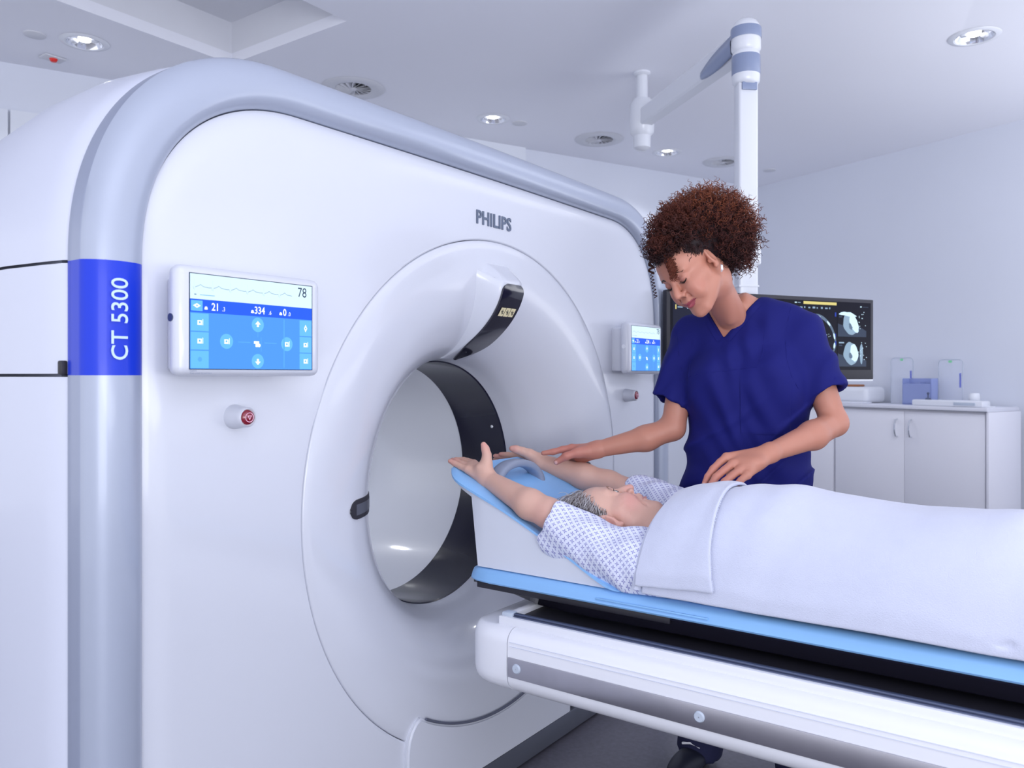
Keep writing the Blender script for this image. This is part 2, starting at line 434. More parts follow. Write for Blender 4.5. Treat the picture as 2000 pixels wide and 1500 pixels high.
# trumpet-shaped bore ring
prof = [(RR - .002, .54), (RR - .002, .5125), (RR - .006, .5095), (.74, .507), (.71, .505), (.665, .508), (.62, .515), (.575, .528), (.53, .548), (.495, .572), (.462, .602), (.437, .632), (.417, .668), (.404, .705), (.398, .76)]
def smooth_prof(p, n=60):
    p = np.array(p); t = np.r_[0, np.cumsum(np.linalg.norm(np.diff(p, axis=0), axis=1))]; u = np.linspace(0, t[-1], n)
    q = np.c_[np.interp(u, t, p[:, 0]), np.interp(u, t, p[:, 1])]
    for _ in range(6): q[1:-1] = (q[:-2] + 2 * q[1:-1] + q[2:]) / 4
    return q
pr = np.vstack([prof[:3], smooth_prof(prof[3:], 44)])
b = B(); b.lathe([(r, 1 + h) for r, h in pr], (XC, 0, ZC), 'Y', 160); b.build('bore_ring', M['white'], scanner, ang=60)
rp = np.array(sorted([(r, 1 + h) for r, h in pr[3:]]))
ringY = lambda r: np.interp(r, rp[:, 0], rp[:, 1])
b = B(); b.lathe([(.398, 1.758), (.394, 1.762), (.394, 1.968), (.398, 1.972)], (XC, 0, ZC), 'Y', 128); b.build('bore_window', M['window'], scanner, label='smoked black window ring inside the bore')
b = B(); b.lathe([(.398, 1.971), (.398, 2.2), (.40, 2.32), (.41, 2.42), (.435, 2.50), (.48, 2.56), (.54, 2.595), (.60, 2.605)], (XC, 0, ZC), 'Y', 128); b.build('bore_liner', M['bore'], scanner)
# tiny white marker on the window
p = (XC + .3935 * math.cos(.42), 1.80, ZC + .3935 * math.sin(.42)); b = B(); b.sphere(p, .006, 10, (.5, 1, 1)); b.build('window_marker', M['plastic'], scanner)
# hull behind the arch
def hull(name, i0, i1, m, dY=(0, 1), gap=0):
    rows = []
    for Y, sc, dz in ((1.582, -.004, 0), (1.59, .002, 0), (1.65, .010, .006), (1.78, .022, .014), (1.95, .022, .010), (2.15, .008, -.008), (2.35, -.02, -.035), (2.5, -.05, -.07), (2.58, -.085, -.10), (2.61, -.13, -.14)):
        P = OUT[i0:i1].copy(); w_ = 1.272
        P[:, 0] *= (w_ + sc) / w_; P[:, 1] = np.where(P[:, 1] > 1.45, P[:, 1] + (P[:, 1] - 1.45) / .55 * (dz), P[:, 1])
        if gap:
            lo, hi = P[:, 1].min(), P[:, 1].max()
            P[:, 1] = np.where(P[:, 1] <= lo + 1e-6, lo + gap, P[:, 1]); P[:, 1] = np.where(P[:, 1] >= hi - 1e-6, hi - gap * (hi < 1.6), P[:, 1])
        rows.append(W2(P, Y))
    V, F = loft(rows); return autosmooth(pydata(name, V, F, m, scanner), 50)
hull('upper_cover', iz1, NO - iz1, M['side'], gap=.003)
hull('side_door', iz0, iz1 + 1, M['side'], gap=.003)
hull('lower_side_panel', 0, iz0 + 1, M['side'], gap=.003)
hull('lower_side_panel', NO - iz0 - 1, NO, M['side'], gap=.003); hull('side_door', NO - iz1 - 1, NO - iz0, M['side'], gap=.003)
for s in (-1, 1):
    b = B(); b.box((XC + s * 1.262 - .01, 1.6, .0), (XC + s * 1.262 + .01, 2.33, 1.52)); b.build('inner_frame', M['seam'], scanner, smooth=False)
b = B(); b.box((XC - 1.2815, 1.583, 1.281), (XC - 1.262, 1.597, 1.308), .003); b.build('door_latch_notch', M['dark'], scanner)
# back panel
Pb = OUT.copy(); Pb[:, 0] *= (1.272 - .13) / 1.272; Pb[:, 1] = np.where(Pb[:, 1] > 1.45, Pb[:, 1] - (Pb[:, 1] - 1.45) / .55 * .14, Pb[:, 1])
Pb = np.vstack([Pb, np.c_[np.linspace(1.142, -1.142, 40)[1:-1], np.zeros(38)]]); db = Pb - ctr; ab = db / np.linalg.norm(db, axis=1, keepdims=True)
V, F = loft([W2(ctr + ab * .60, 2.605), W2(Pb, 2.61)], True); pydata('back_panel', V, F, M['side'], scanner)
# base cover under the ring, concave top
b = B(); R0 = .70; xl, xr = -.42, .42
pts = []
a0 = math.atan2(-.60, -.33); 
zt = lambda x: ZC - math.sqrt(max(R0 ** 2 - x * x, 0))
pts += [(xl, .085), (xl, .25), (xl + .006, .285), (xl + .018, .310), (xl + .036, .328), (xl + .055, .334)]
pts += [(x, zt(x)) for x in np.linspace(-.335, .335, 40)]
pts += [(-x, z) for x, z in [(xl + .055, .334), (xl + .036, .328), (xl + .018, .310), (xl + .006, .285), (xl, .25)]]
# continue right so that the cover runs on to the right side, as seen under the couch
pts += [(.42, .085)]
P3 = [(XC + x, 1.494, z) for x, z in pts]
b.poly(P3, (0, .05, 0))
bmesh.ops.bevel(b.bm, geom=[e for e in b.bm.edges if abs(e.verts[0].co.y - 1.494) < 1e-4 and abs(e.verts[1].co.y - 1.494) < 1e-4], offset=.006, segments=3, affect='EDGES')
b.build('base_cover', M['white'], scanner, ang=50)
b = B(); b.tube([(XC + x, 1.4965, zt(x) + .0035) for x in np.linspace(-.345, .345, 50)], .0038, 8); b.build('cover_gap_line', M['seam'], scanner)  # dark tube drawn in as the shaded gap above the cover
b = B(); b.box((XC - 1.25, 1.50, .012), (XC + 1.25, 1.56, .083), .003); b.build('kick_plate', M['kick'], scanner)
b = B(); b.box((XC - 1.22, 1.53, 0), (XC + 1.22, 2.5, .02)); b.build('plinth', M['dark'], scanner)
# positioning hood with black strip (built from cross-sections down a curved path)
def hood():
    # side profile of the strip: (Y, z), from its top end down to the bore rim
    path = np.array([(1.443, 1.560), (1.447, 1.530), (1.464, 1.492), (1.492, 1.452), (1.530, 1.415), (1.575, 1.382), (1.625, 1.355), (1.680, 1.334)])
    u = np.linspace(0, 1, 28); t = np.linspace(0, 1, len(path)); pc = np.c_[np.interp(u, t, path[:, 0]), np.interp(u, t, path[:, 1])]
    for _ in range(5): pc[1:-1] = (pc[:-2] + 2 * pc[1:-1] + pc[2:]) / 4
    rows = []
    for i, (y, z) in enumerate(pc):
        k = i / 27
        hw = .058 * (1 - .0 * k) if k > .06 else .058 - .008 * (1 - k / .06)
        r_here = z - ZC
        # base of the hood on the ring: straight behind (Y of ring surface a bit higher up)
        rb = r_here + .055 * (1 - k) ** .8
        yb = ringY(min(max(rb, .40), .76)) + .012
        zb = ZC + rb
        row = []
        for s, fr in ((-1, 0), (-1, .35), (-1, .7), (-1, .93), (-1, 1), (1, 1), (1, .93), (1, .7), (1, .35), (1, 0)):
            ww = hw + (1 - fr) ** 1.5 * (.05 * (1 - k) + .012)
            if fr == 1: ww = hw - .004
            x = XC + s * ww
            row.append((x, yb + (y - yb) * fr, zb + (z - zb) * fr))
        rows.append(np.array(row))
    # nose on top: closes the hood upwards
    cap = []
    for q, (dy, zz) in enumerate(((.002, 1.569), (.012, 1.583), (.03, 1.600), (.052, 1.617), (.085, 1.640))):
        row = []
        for s, fr in ((-1, 0), (-1, .35), (-1, .7), (-1, .93), (-1, 1), (1, 1), (1, .93), (1, .7), (1, .35), (1, 0)):
            ww = .050 - .003 * q + (1 - fr) ** 1.5 * (.055 - .006 * q); y = 1.443 + dy
            row.append((XC + s * ww, 1.522 + (y - 1.522) * fr if y < 1.522 else y, min(zz + (1 - fr) * .02, 1.66)))
        cap.append(np.array(row))
    rows = cap[::-1] + rows
    V, F = loft(rows); o = pydata('positioning_hood', V, F, M['white'], scanner); autosmooth(o, 50)
    md = o.modifiers.new('sub', 'SUBSURF'); md.levels = 1; md.render_levels = 1
    # strip
    rows = []
    dirs = np.gradient(pc, axis=0); dirs /= np.linalg.norm(dirs, axis=1, keepdims=True); nn = np.c_[-dirs[:, 1] * -1, dirs[:, 0]]  # outward
    nn = np.c_[dirs[:, 1], -dirs[:, 0]]
    if nn[5] @ np.array([-1, -1]) < 0: nn = -nn
    m_ = len(pc); 
    for i in range(m_):
        k = i / (m_ - 1); hw = .055
        if i < 4: hw = .055 * math.sqrt(max(0, 1 - ((4 - i) / 4.6) ** 3))
        if k > .72: hw *= 1 - ((k - .72) / .28) ** 1.6 * .85
        row = []
        for x, h in ((-1, -.002), (-1, .0035), (-.5, .0045), (0, .005), (.5, .0045), (1, .0035), (1, -.002)):
            row.append((XC + x * hw, pc[i, 0] + nn[i, 0] * h, pc[i, 1] + nn[i, 1] * h))
        rows.append(np.array(row))
    V, F = loft(rows); s = autosmooth(pydata('scanner_strip', V, F, M['black'], scanner, label='glossy black camera strip on the hood'), 50)
    # three cream stickers
    for q in range(3):
        i = 9; c = np.array([XC - .026 + q * .026, pc[i, 0] + nn[i, 0] * .0062, pc[i, 1] + nn[i, 1] * .0062]); d2 = np.array([0, *dirs[i]]); nv = np.array([0, *nn[i]])
        V = [c + np.array([sx * .0118, 0, 0]) + d2 * sy * .015 for sx, sy in ((-1, -1), (1, -1), (1, 1), (-1, 1))]
        st = pydata('sticker', V, [(0, 1, 2, 3)], M['sticker'], s, False)
        bb = B()
        for (x0, y0, x1, y1) in ((-.6, .4, 0, -.2), (0, -.2, .5, .3), (-.2, .8, .3, -.7), (.3, -.7, .7, -.2)):
            p0 = c + np.array([x0 * .01, 0, 0]) - d2 * y0 * .011 + nv * .0005; p1 = c + np.array([x1 * .01, 0, 0]) - d2 * y1 * .011 + nv * .0005
            bb.tube([p0, p1], .0009, 5)
        bb.build('sticker_print', M['ink'], s)
hood()
# black laser slots left and right of the bore
for s in (-1, 1):
    rows = []; N = 20
    for i in range(N + 1):
        k = i / N; r = .402 + .205 * k; hh = .026
        if k > .82: hh = .026 * math.sqrt(max(0.02, 1 - ((k - .82) / .18) ** 2))
        row = [(XC + s * math.sqrt(max(r * r - 0, 0)), ringY(r) - o, ZC + .005 + z * hh) for z, o in ((-1, -.002), (-.97, .004), (-.6, .005), (0, .005), (.6, .005), (.97, .004), (1, -.002))]
        rows.append(np.array(row))
    V, F = loft(rows); so = autosmooth(pydata('laser_slot', V, F, M['dark'], scanner, label='black laser window on the ring, beside the bore'), 50)
    rows = []
    for i in range(N + 1):
        k = i / N; r = .412 + .17 * k; hh = .014
        rows.append(np.array([(XC + s * r, ringY(r) - .0055, ZC + .005 + z * hh) for z in (-1, 0, 1)]))
    V, F = loft(rows); pydata('laser_glass', V, F, M['kick'], so)

# ---- touch screens
D = dict(
    hi=mat('display_pale', (.66, .86, .98), emit=.95), bar=mat('display_royal', (.02, .11, .82), emit=.95), main=mat('display_azure', (.075, .30, .92), emit=.95),
    btn=mat('display_sky', (.13, .46, .95), emit=1.0), wht=mat('display_white', (.9, .97, 1), emit=1.1), dk=mat('display_navy', (.02, .05, .14), emit=.5),
    ecg=mat('display_trace', (.25, .40, .55), emit=.8), mid=mat('display_light_azure', (.10, .38, .95), emit=.95))
def screen(xa, xb, z0, z1, label, side):
    """white bezel box on the scanner front with a lit display; local u to the right, v up"""
    yf = 1.418; t = None
    b = B(); b.box((xa, yf, z0), (xb, yf + .04, z1), .018, 4)
    sc = b.build('touchscreen', M['white'], scanner, ang=50, label=label)
    b = B(); b.box((xa + .035, yf + .035, z0 + .012), (xb - .05, 1.513, z1 - .02), .006, 3); b.build('screen_mount', M['white'], sc)
    W_, H_ = (xb - xa) * .845, (z1 - z0) * .853; x0 = xa + (xb - xa) * .075; zb = z0 + (z1 - z0) * .068
    def rect(u0, v0, u1, v1, m, lay, mats, name=None):
        pass
    layers = {}
    def add(key, polys, lay):
        L = layers.setdefault(key, ([], []))
        for p in polys:
            k = len(L[0]); L[0].extend([(x0 + u * W_, yf - .0006 - lay * .0003, zb + v * H_) for u, v in p]); L[1].append(tuple(range(k, k + len(p))))
    R_ = lambda u0, v0, u1, v1: [[(u0, v0), (u1, v0), (u1, v1), (u0, v1)]]
    circ = lambda u, v, r, n=24: [[(u + r * math.cos(2 * PI * i / n) * H_ / W_, v + r * math.sin(2 * PI * i / n)) for i in range(n)]]
    add('dk', R_(-.006, -.008, 1.006, 1.008), 0)
    add('hi', R_(0, .735, 1, 1), 1); add('bar', R_(0, .595, 1, .735), 1); add('main', R_(0, 0, 1, .595), 1)
    for i in range(3): add('btn', R_(.004, .005 + i * .197, .135, .19 + i * .197), 2); add('btn', R_(.885, .005 + i * .197, .996, .19 + i * .197), 2)
    add('btn', R_(.006, .61, .09, .72), 2)
    for u, v in ((.52, .50), (.52, .09), (.27, .30), (.77, .295)): add('btn', circ(u, v, .082), 2)
    add('mid', R_(.36, .293, .46, .303), 2); add('mid', R_(.575, .293, .68, .303), 2); add('mid', R_(.518, .36, .523, .42), 2); add('mid', R_(.545, .2, .55, .36), 2)
    add('mid', R_(.74, .02, .75, .58), 2)
    # glyphs
    def arrow(u, v, s, dr):
        add('wht', [[(u, v + dr * s), (u + s * .6, v), (u + s * .22, v), (u + s * .22, v - dr * s * .8), (u - s * .22, v - dr * s * .8), (u - s * .22, v), (u - s * .6, v)]], 3)
    arrow(.52, .505, .038, 1); arrow(.52, .085, .038, -1)
    for u, v in ((.07, .49), (.07, .295), (.27, .30), (.77, .295), (.94, .295), (.94, .10)):
        add('wht', R_(u - .018, v - .028, u + .014, v + .022), 3); add('wht', R_(u + .019, v - .03, u + .023, v + .034), 3); add('btn', circ(u - .002, v + .0, .012, 10), 4)
    add('mid', circ(.07, .10, .025, 16), 3)
    add('wht', [[(.94, .535), (.955, .49), (.94, .445), (.925, .49)]], 3); add('btn', circ(.94, .49, .012, 10), 4)
    add('wht', [[(.02, .665), (.048, .69), (.076, .665), (.048, .64)]], 3); add('btn', circ(.048, .665, .010, 10), 4)
    add('wht', R_(.487, .285, .53, .315), 3); add('wht', R_(.50, .25, .52, .29), 3); add('wht', circ(.53, .268, .02, 12), 3)
    for u in (.115, .475, .715): add('wht', circ(u, .645, .018, 10), 3); add('wht', R_(u - .012, .63, u + .012, .64), 3)
    # heart trace
    ys = lambda x: .895 - .025 * 0
    pts = []
    for k in range(6):
        x = .02 + k * .135
        pts += [(x, .865), (x + .006, .835), (x + .009, .94), (x + .012, .825), (x + .016, .86), (x + .04, .875), (x + .055, .89), (x + .075, .87), (x + .10, .865), (x + .12, .862)]
    for (a, c), (e, f) in zip(pts, pts[1:]):
        add('ecg', [[(a, c - .003), (e + .001, f - .003), (e + .001, f + .003), (a, c + .003)]], 2)
    add('ecg', R_(.03, .775, .045, .79), 2); add('mid', R_(.07, .778, .18, .784), 2)
    keys = list(layers); V, F, mi = [], [], []
    for ki, k in enumerate(keys):
        off = len(V); V += layers[k][0]; F += [tuple(i + off for i in f) for f in layers[k][1]]; mi += [ki] * len(layers[k][1])
    def addtext(txt, size, u, v, key, sx=.85, bold=0):
        nonlocal V, F, mi
        tv, tf = text_mesh(txt, size, 'LEFT', bold, 0, sx); off = len(V)
        V += [(x0 + u * W_ + p[0], yf - .0016, zb + v * H_ + p[1]) for p in tv]; F += [tuple(i + off for i in f) for f in tf]
        if key not in keys: keys.append(key)
        mi += [keys.index(key)] * len(tf)
    addtext('78', .030, .865, .86, 'dk'); addtext('21', .021, .155, .625, 'wht', bold=.0003); addtext('.3', .012, .235, .625, 'wht')
    addtext('334', .021, .49, .625, 'wht', bold=.0003); addtext('.6', .012, .61, .625, 'wht'); addtext('0', .021, .735, .625, 'wht', bold=.0003); addtext('.0', .012, .778, .625, 'wht')
    pydata('display', V, F, [D[k] for k in keys], sc, False, mi=mi, label='lit blue touch display reading 78')
    tv, tf = text_mesh('Caution:\nKeep screen dry and clean', .0050, 'LEFT', 0, 0, .9)
    ox = x0 if side < 0 else xb - .06
    pydata('printed_caution', [(ox + p[0] * (1 if side < 0 else .5), yf - .0004, z0 + .0095 + p[1]) for p in tv], tf, M['grey'], sc, False)
    b = B(); b.cone((xa - .0015, yf + .022, (z0 + z1) / 2 + .005), (xa + .002, yf + .022, (z0 + z1) / 2 + .005), .008, n=20); b.build('side_button', M['rail'] if side < 0 else M['plastic'], sc)
screen(.876, 1.232, 1.278, 1.496, 'large white-bezelled touch screen left of the bore', -1)
screen(2.735, 3.03, 1.284, 1.486, 'smaller-looking touch screen at the right edge, by the standing person', 1)
for x, z, lab in ((1.068, 1.19, 'round white stop button below the near screen'), (2.885, 1.2, 'round white stop button below the far screen')):
    b = B(); b.lathe([(.027, 1.512), (.026, 1.50), (.0235, 1.486), (.022, 1.474), (.0215, 1.464), (.0185, 1.461), (.016, 1.464)], (x, 0, z), 'Y', 32)
    e = b.build('emergency_button', M['white'], scanner, ang=60, label=lab)
    b = B(); b.lathe([(.0165, 1.465), (.014, 1.459), (.001, 1.457)], (x, 0, z), 'Y', 24); b.build('red_cap', M['red'], e, ang=60)
    b = B(); b.lathe([(.009, 1.4565), (.0105, 1.4562), (.0105, 1.4575)], (x, 0, z), 'Y', 24)
    b.poly([(x - .006, 1.4562, z + .004), (x + .006, 1.4562, z + .004), (x, 1.4562, z - .006)]); b.mi = 1; b.poly([(x - .003, 1.4558, z + .0025), (x + .003, 1.4558, z + .0025), (x, 1.4558, z - .003)])
    b.build('button_symbol', [M['pink'], M['red']], e, smooth=False)
put_text('maker_lettering', 'PHILIPS', .0585, (1.914, 1.5085, 1.742), (1, 0, 0), (0, 0, 1), M['logo'], scanner, bold=.0010, ext=.0018, sx=.925, label='dark grey raised maker lettering')
put_text('model_lettering', 'CT 5300', .0455, (.8180, 1.4898, 1.3075), (0, 0, 1), (-1, 0, 0), M['letter'], scanner, bold=.0002, ext=.0008, sx=.965, label='pale sideways lettering on blue')

# ------------------------------------------------------------------ examination couch
TX = 2.02
couch = thing('examination_couch', 'white sliding patient couch with black carriage and light blue pad', 'patient table', (TX, 0, 0))
def prism_y(prof, y0, y1, endcap=None):
    """closed profile (x,z) swept along Y"""
    n = len(prof); rows = []
    for Y, sc in endcap or ((y0, 1), (y1, 1)):
        zc = (max(p[1] for p in prof) + min(p[1] for p in prof)) / 2; xc = sum(p[0] for p in prof) / n
        rows.append(np.array([(xc + (x - xc) * (sc if not isinstance(sc, tuple) else sc[0]), Y, zc + (z - zc) * (sc if not isinstance(sc, tuple) else sc[1])) for x, z in prof]))
    V, F = loft(rows, True); m = len(rows)
    F.append(tuple(range(n))[::-1]); F.append(tuple(range((m - 1) * n, m * n)))
    return V, F
def rprof(hw, z0, z1, rb, rt, cx=TX, n=6, step=None):
    pts = []
    for cxx, cz, r, a0 in ((cx - hw + rt, z1 - rt, rt, PI / 2), (cx - hw + rb, z0 + rb, rb, PI), (cx + hw - rb, z0 + rb, rb, 1.5 * PI), (cx + hw - rt, z1 - rt, rt, 0)):
        for i in range(n + 1):
            a = a0 + PI / 2 * i / n; pts.append((cxx + r * math.cos(a), cz + r * math.sin(a)))
    return pts
prof = rprof(.36, .463, .628, .05, .035)
V, F = prism_y(prof, -1.4, 1.206); autosmooth(pydata('couch_body', V, F, M['couchwhite'], couch), 30)
ec = [(1.2085, 1), (1.25, 1), (1.28, .993), (1.305, .975), (1.325, .945), (1.34, .90), (1.35, .84), (1.355, .75)]
V, F = prism_y(rprof(.36, .463, .628, .05, .035), 0, 0, [(y, (s, s * .6 + .4)) for y, s in ec]); autosmooth(pydata('end_cap', V, F, M['couchwhite'], couch), 30)
b = B(); b.box((TX - .322, -1.4, .622), (TX - .30, 1.262, .648), .002); b.box((TX + .30, -1.4, .622), (TX + .322, 1.262, .648), .002); b.box((TX - .2995, 1.24, .622), (TX + .2995, 1.2615, .6478), .002)
b.build('top_rim', M['couchwhite'], couch)
b = B(); b.box((TX - .30, -1.4, .60), (TX + .30, 1.24, .634)); b.build('track_bed', M['dark'], couch)
for s in (-1, 1):
    b = B(); b.box((TX + s * .30 - .011, -1.4, .640), (TX + s * .30 + .011, 1.225, .651), .003); b.box((TX + s * .30 - .006, -1.4, .650), (TX + s * .30 + .006, 1.225, .656), .002)
    r_ = b.build('guide_rail', M['rail'], couch)
    b = B(); b.box((TX + s * .30 - .014, 1.226, .640), (TX + s * .30 + .014, 1.258, .657), .003); b.build('rail_stop', M['bolt'], r_)
for s in (-1, 1):
    b = B(); xf = TX + s * .36
    b.box((min(xf, xf + s * .004), -1.4, .512), (max(xf, xf + s * .004), 1.203, .562), .0012); rr = b.build('steel_rail', M['steel'], couch, label='brushed stainless bumper rail')
    for yb in (1.175, .688, .2, -.29, -.78):
        b = B(); x2 = xf + s * .004; prf = [(.001, .004), (.010, .004), (.012, .002), (.0125, 0)]
        b.lathe([(r, h) for r, h in prf], (x2, yb, .538), n=24, R=Matrix.Rotation(s * PI / 2, 3, 'Y')); b.build('bolt_cap', M['bolt'], rr)
b = B(); b.box((TX - .3602 - .0012, -1.4, .589), (TX - .359, 1.2, .5905)); b.box((TX - .3612, -1.4, .5995), (TX - .359, 1.2, .6005)); b.build('moulding_line', M['side'], couch, smooth=False)
# support column (mostly out of view) and base
b = B(); b.box((TX - .22, -1.2, .06), (TX + .22, -.45, .47), .03, 3); b.build('pedestal', M['couchwhite'], couch)
b = B(); b.box((TX - .30, -1.35, 0), (TX + .30, -.3, .07), .02, 3); b.build('floor_plate', M['kick'], couch)
# carriage and cradle
b = B(); b.box((TX - .13, .95, .63), (TX + .13, 1.18, .668), .01, 3); b.build('carriage_block', M['armgrey'], couch)
rows = []
for Y, hw, zb_ in ((-1.4, .225, .650), (1.14, .225, .650), (1.22, .224, .653), (1.43, .216, .690)):
    rows.append(np.array([(TX - hw, Y, .699), (TX - hw * .995, Y, .690), (TX - hw + .03, Y, zb_), (TX + hw - .03, Y, zb_), (TX + hw * .995, Y, .690), (TX + hw, Y, .699)]))
V, F = loft(rows, True); n = 6; F += [tuple(range(6))[::-1], tuple(range(18, 24))]; autosmooth(pydata('cradle', V, F, M['black'], couch), 25)
b = B(); b.box((TX - .2268, .82, .680), (TX - .2205, 1.41, .6965), .002); b.build('cradle_trim', M['dark'], couch)
# pad with raised rounded edge
def padprof(hw): 
    return [(TX - hw, .6985), (TX - hw - .003, .703), (TX - hw, .708), (TX - hw + .004, .722), (TX - hw + .012, .7315), (TX - hw + .03, .735), (TX - hw + .06, .733), (TX, .727),
            (TX + hw - .06, .733), (TX + hw - .03, .735), (TX + hw - .012, .7315), (TX + hw - .004, .722), (TX + hw, .708), (TX + hw + .003, .703), (TX + hw, .6985)]
rows = []
for Y, hw, dz in ((-1.4, .235, 0), (1.36, .235, 0), (1.41, .228, 0), (1.44, .212, -.004), (1.452, .195, -.014)):
    p = np.array([(x, Y, z + (dz if z > .71 else 0)) for x, z in padprof(hw)]); rows.append(p)
V, F = loft(rows, True); n = 15; F += [tuple(range(n))[::-1], tuple(range(4 * n, 5 * n))]
autosmooth(pydata('pad', V, F, M['pad'], couch, label='light blue vinyl mattress pad'), 50)
b = B(); b.box((TX - .2385, .72, .711), (TX - .2335, 1.02, .7155), .001); b.build('pad_strap', M['pad'], couch)

# ------------------------------------------------------------------ arm rest wedge
wedge = thing('positioning_wedge', 'white foam wedge with blue cushion and grey handle, on the couch head', 'arm support', (TX, 1.2, .735))
wp = np.array([(.955, .742), (1.0, .757), (1.05, .783), (1.12, .822), (1.21, .866), (1.32, .918), (1.43, .961), (1.50, .990), (1.535, 1.005)])
yy = np.linspace(.955, 1.535, 30); zz = np.interp(yy, wp[:, 0], wp[:, 1])
for _ in range(3): zz[1:-1] = (zz[:-2] + 2 * zz[1:-1] + zz[2:]) / 4
wtop = lambda y: np.interp(y, yy, zz)
HW = .222
def bottomz(y): return .7365 if y < 1.425 else wtop(y) - .034 + (y - 1.425) * .12
xs = np.linspace(-1, 1, 17)
rows = []
for y, z in zip(yy, zz):
    hw = HW * (1 - max(0, (y - 1.47) / .065) ** 2 * .22)
    row = []
    zb_ = bottomz(y)
    trough = lambda u: -.030 * (1 - u * u) ** .7 * min(1, max(0, (y - .98) / .15)) * min(1, max(0, (1.43 - y) / .16))
    for u in xs: row.append((TX + u * hw, y, max(z - .014 + trough(u), zb_ + .001)))
    row.append((TX + hw - .006, y, max(zb_, .737))); 
    for u in xs[::-1][1:-1]: row.append((TX + u * hw, y, zb_))
    row.append((TX - hw + .006, y, max(zb_, .737)))
    rows.append(np.array(row))
# vertical back face: insert a duplicate ring at y=1.425/1.4251
V, F = loft(rows, True); n = len(rows[0]); F += [tuple(range(n))[::-1], tuple(range((len(rows) - 1) * n, len(rows) * n))]
autosmooth(pydata('foam_base', V, F, M['foam'], wedge), 40)
rows = []
for y, z in zip(np.r_[yy, 1.545], np.r_[zz, 1.009]):
    hw = (HW + .006) * (1 - max(0, (y - 1.47) / .075) ** 2 * .22); th = .015 if y < 1.54 else .006
    tr = lambda u: -.030 * (1 - u * u) ** .7 * min(1, max(0, (y - .98) / .15)) * min(1, max(0, (1.43 - y) / .16))
    row = [(TX + u * hw, y, max(z + tr(u) + (.0 if abs(u) < .97 else -.008), .7385)) for u in np.linspace(-1, 1, 25)]
    row += [(TX + u * hw, y, max(z - th + tr(u) * .9, .7372)) for u in np.linspace(1, -1, 25)]
    rows.append(np.array(row))
V, F = loft(rows, True); n = 50; F += [tuple(range(n))[::-1], tuple(range((len(rows) - 1) * n, len(rows) * n))]
autosmooth(pydata('cushion', V, F, M['pad'], wedge, label='light blue contoured cushion'), 60)
# grey arch handle across the cushion
hp = []
for t in np.linspace(0, PI, 22):
    hp.append((TX - .005 - .115 * math.cos(t), 1.425 + .012 * math.sin(t), .930 + .080 * math.sin(t) ** .75))
rows = []
for i, p in enumerate(hp):
    d_ = Vector(hp[min(i + 1, 21)]) - Vector(hp[max(i - 1, 0)]); d_.normalize(); nrm_ = d_.cross(Vector((0, 1, 0))).normalized()
    row = []
    for k in range(14):
        a = 2 * PI * k / 14; ca, sa = math.cos(a), math.sin(a)
        row.append(np.array(p) + np.array([0, 1, 0]) * .024 * math.copysign(abs(ca) ** .6, ca) + np.array(nrm_) * .0125 * math.copysign(abs(sa) ** .6, sa))
    rows.append(np.array(row))
V, F = loft(rows, True); F += [tuple(range(14))[::-1], tuple(range(21 * 14, 22 * 14))]; autosmooth(pydata('grip_handle', V, F, M['grey'], wedge, label='grey rubber arched handle'), 50)

# ------------------------------------------------------------------ cabinets, counter and the things on it
A_ = np.array([6.362, .569]); cu = np.array([.388, .9217]); cw = np.array([.9217, -.388])
def CP(t, d, z): p = A_ + cu * t + cw * d; return (p[0], p[1], z)
Rc = Matrix(((cu[0], cw[0], 0, A_[0]), (cu[1], cw[1], 0, A_[1]), (0, 0, 1, 0), (0, 0, 0, 1)))   # local (t,d,z)
for ci, (t0, t1, lab) in enumerate(((0, 1.2, 'white two-door base cabinet at the right end, chrome bow handles'), (1.205, 2.1, 'white base cabinet behind the standing person'))):
    c = thing('base_cabinet', lab, 'cabinet', CP((t0 + t1) / 2, .2, 0), 'white base cabinets along the right wall')
    b = B(); b.box((t0, .022, .08), (t1, .40, 1.026), R=Rc); b.build('body', M['cabinet'], c, smooth=False)
    b = B(); b.box((t0 + .01, .06, 0), (t1 - .01, .40, .08), R=Rc); b.build('plinth', M['cabedge'], c, smooth=False)
    m = (t0 + t1) / 2
    for k, (a, e) in enumerate(((t0 + .012, m - .002), (m + .002, t1 - .004))):
        b = B(); b.box((a, 0, .09), (e, .02, 1.012), .002, R=Rc); dr = b.build('door', M['cabinet'], c)
        hx = e - .055 if k == 0 else a + .055
        pts = [Rc @ Vector((hx, dy, z)) for dy, z in ((.0, .82), (-.022, .824), (-.034, .85), (-.038, .885), (-.034, .92), (-.022, .946), (.0, .95))]
        b = B(); b.tube(pts, .006, 8); b.build('handle', M['chrome'], dr)
c = thing('countertop', 'thin white laminate countertop over the base cabinets', 'countertop', CP(1.05, .2, 1.03))
b = B(); b.box((-.012, -.018, 1.028), (2.12, .405, 1.056), .003, R=Rc); b.build('top', M['counter'], c)
b = B(); b.box((-.012, -.0195, 1.0265), (2.12, -.0165, 1.030), R=Rc); b.build('edge_band', M['seam'], c, smooth=False)
b = B(); b.box((-.02, -.01, 0), (-.002, .41, 1.027), .001, R=Rc); tag(b.build('side_panel', M['cabinet']), 'tall white end panel closing the cabinet row on the right', 'panel')
def tpos(px, d):   # t along the counter that is seen at pixel px for depth d
    k = (px - 1000) / FPX; p0 = A_ + cw * d; a = XR - k * XF; q = YR - k * YF
    return -(a * p0[0] + q * p0[1]) / (a * cu[0] + q * cu[1])
ZT = 1.0565
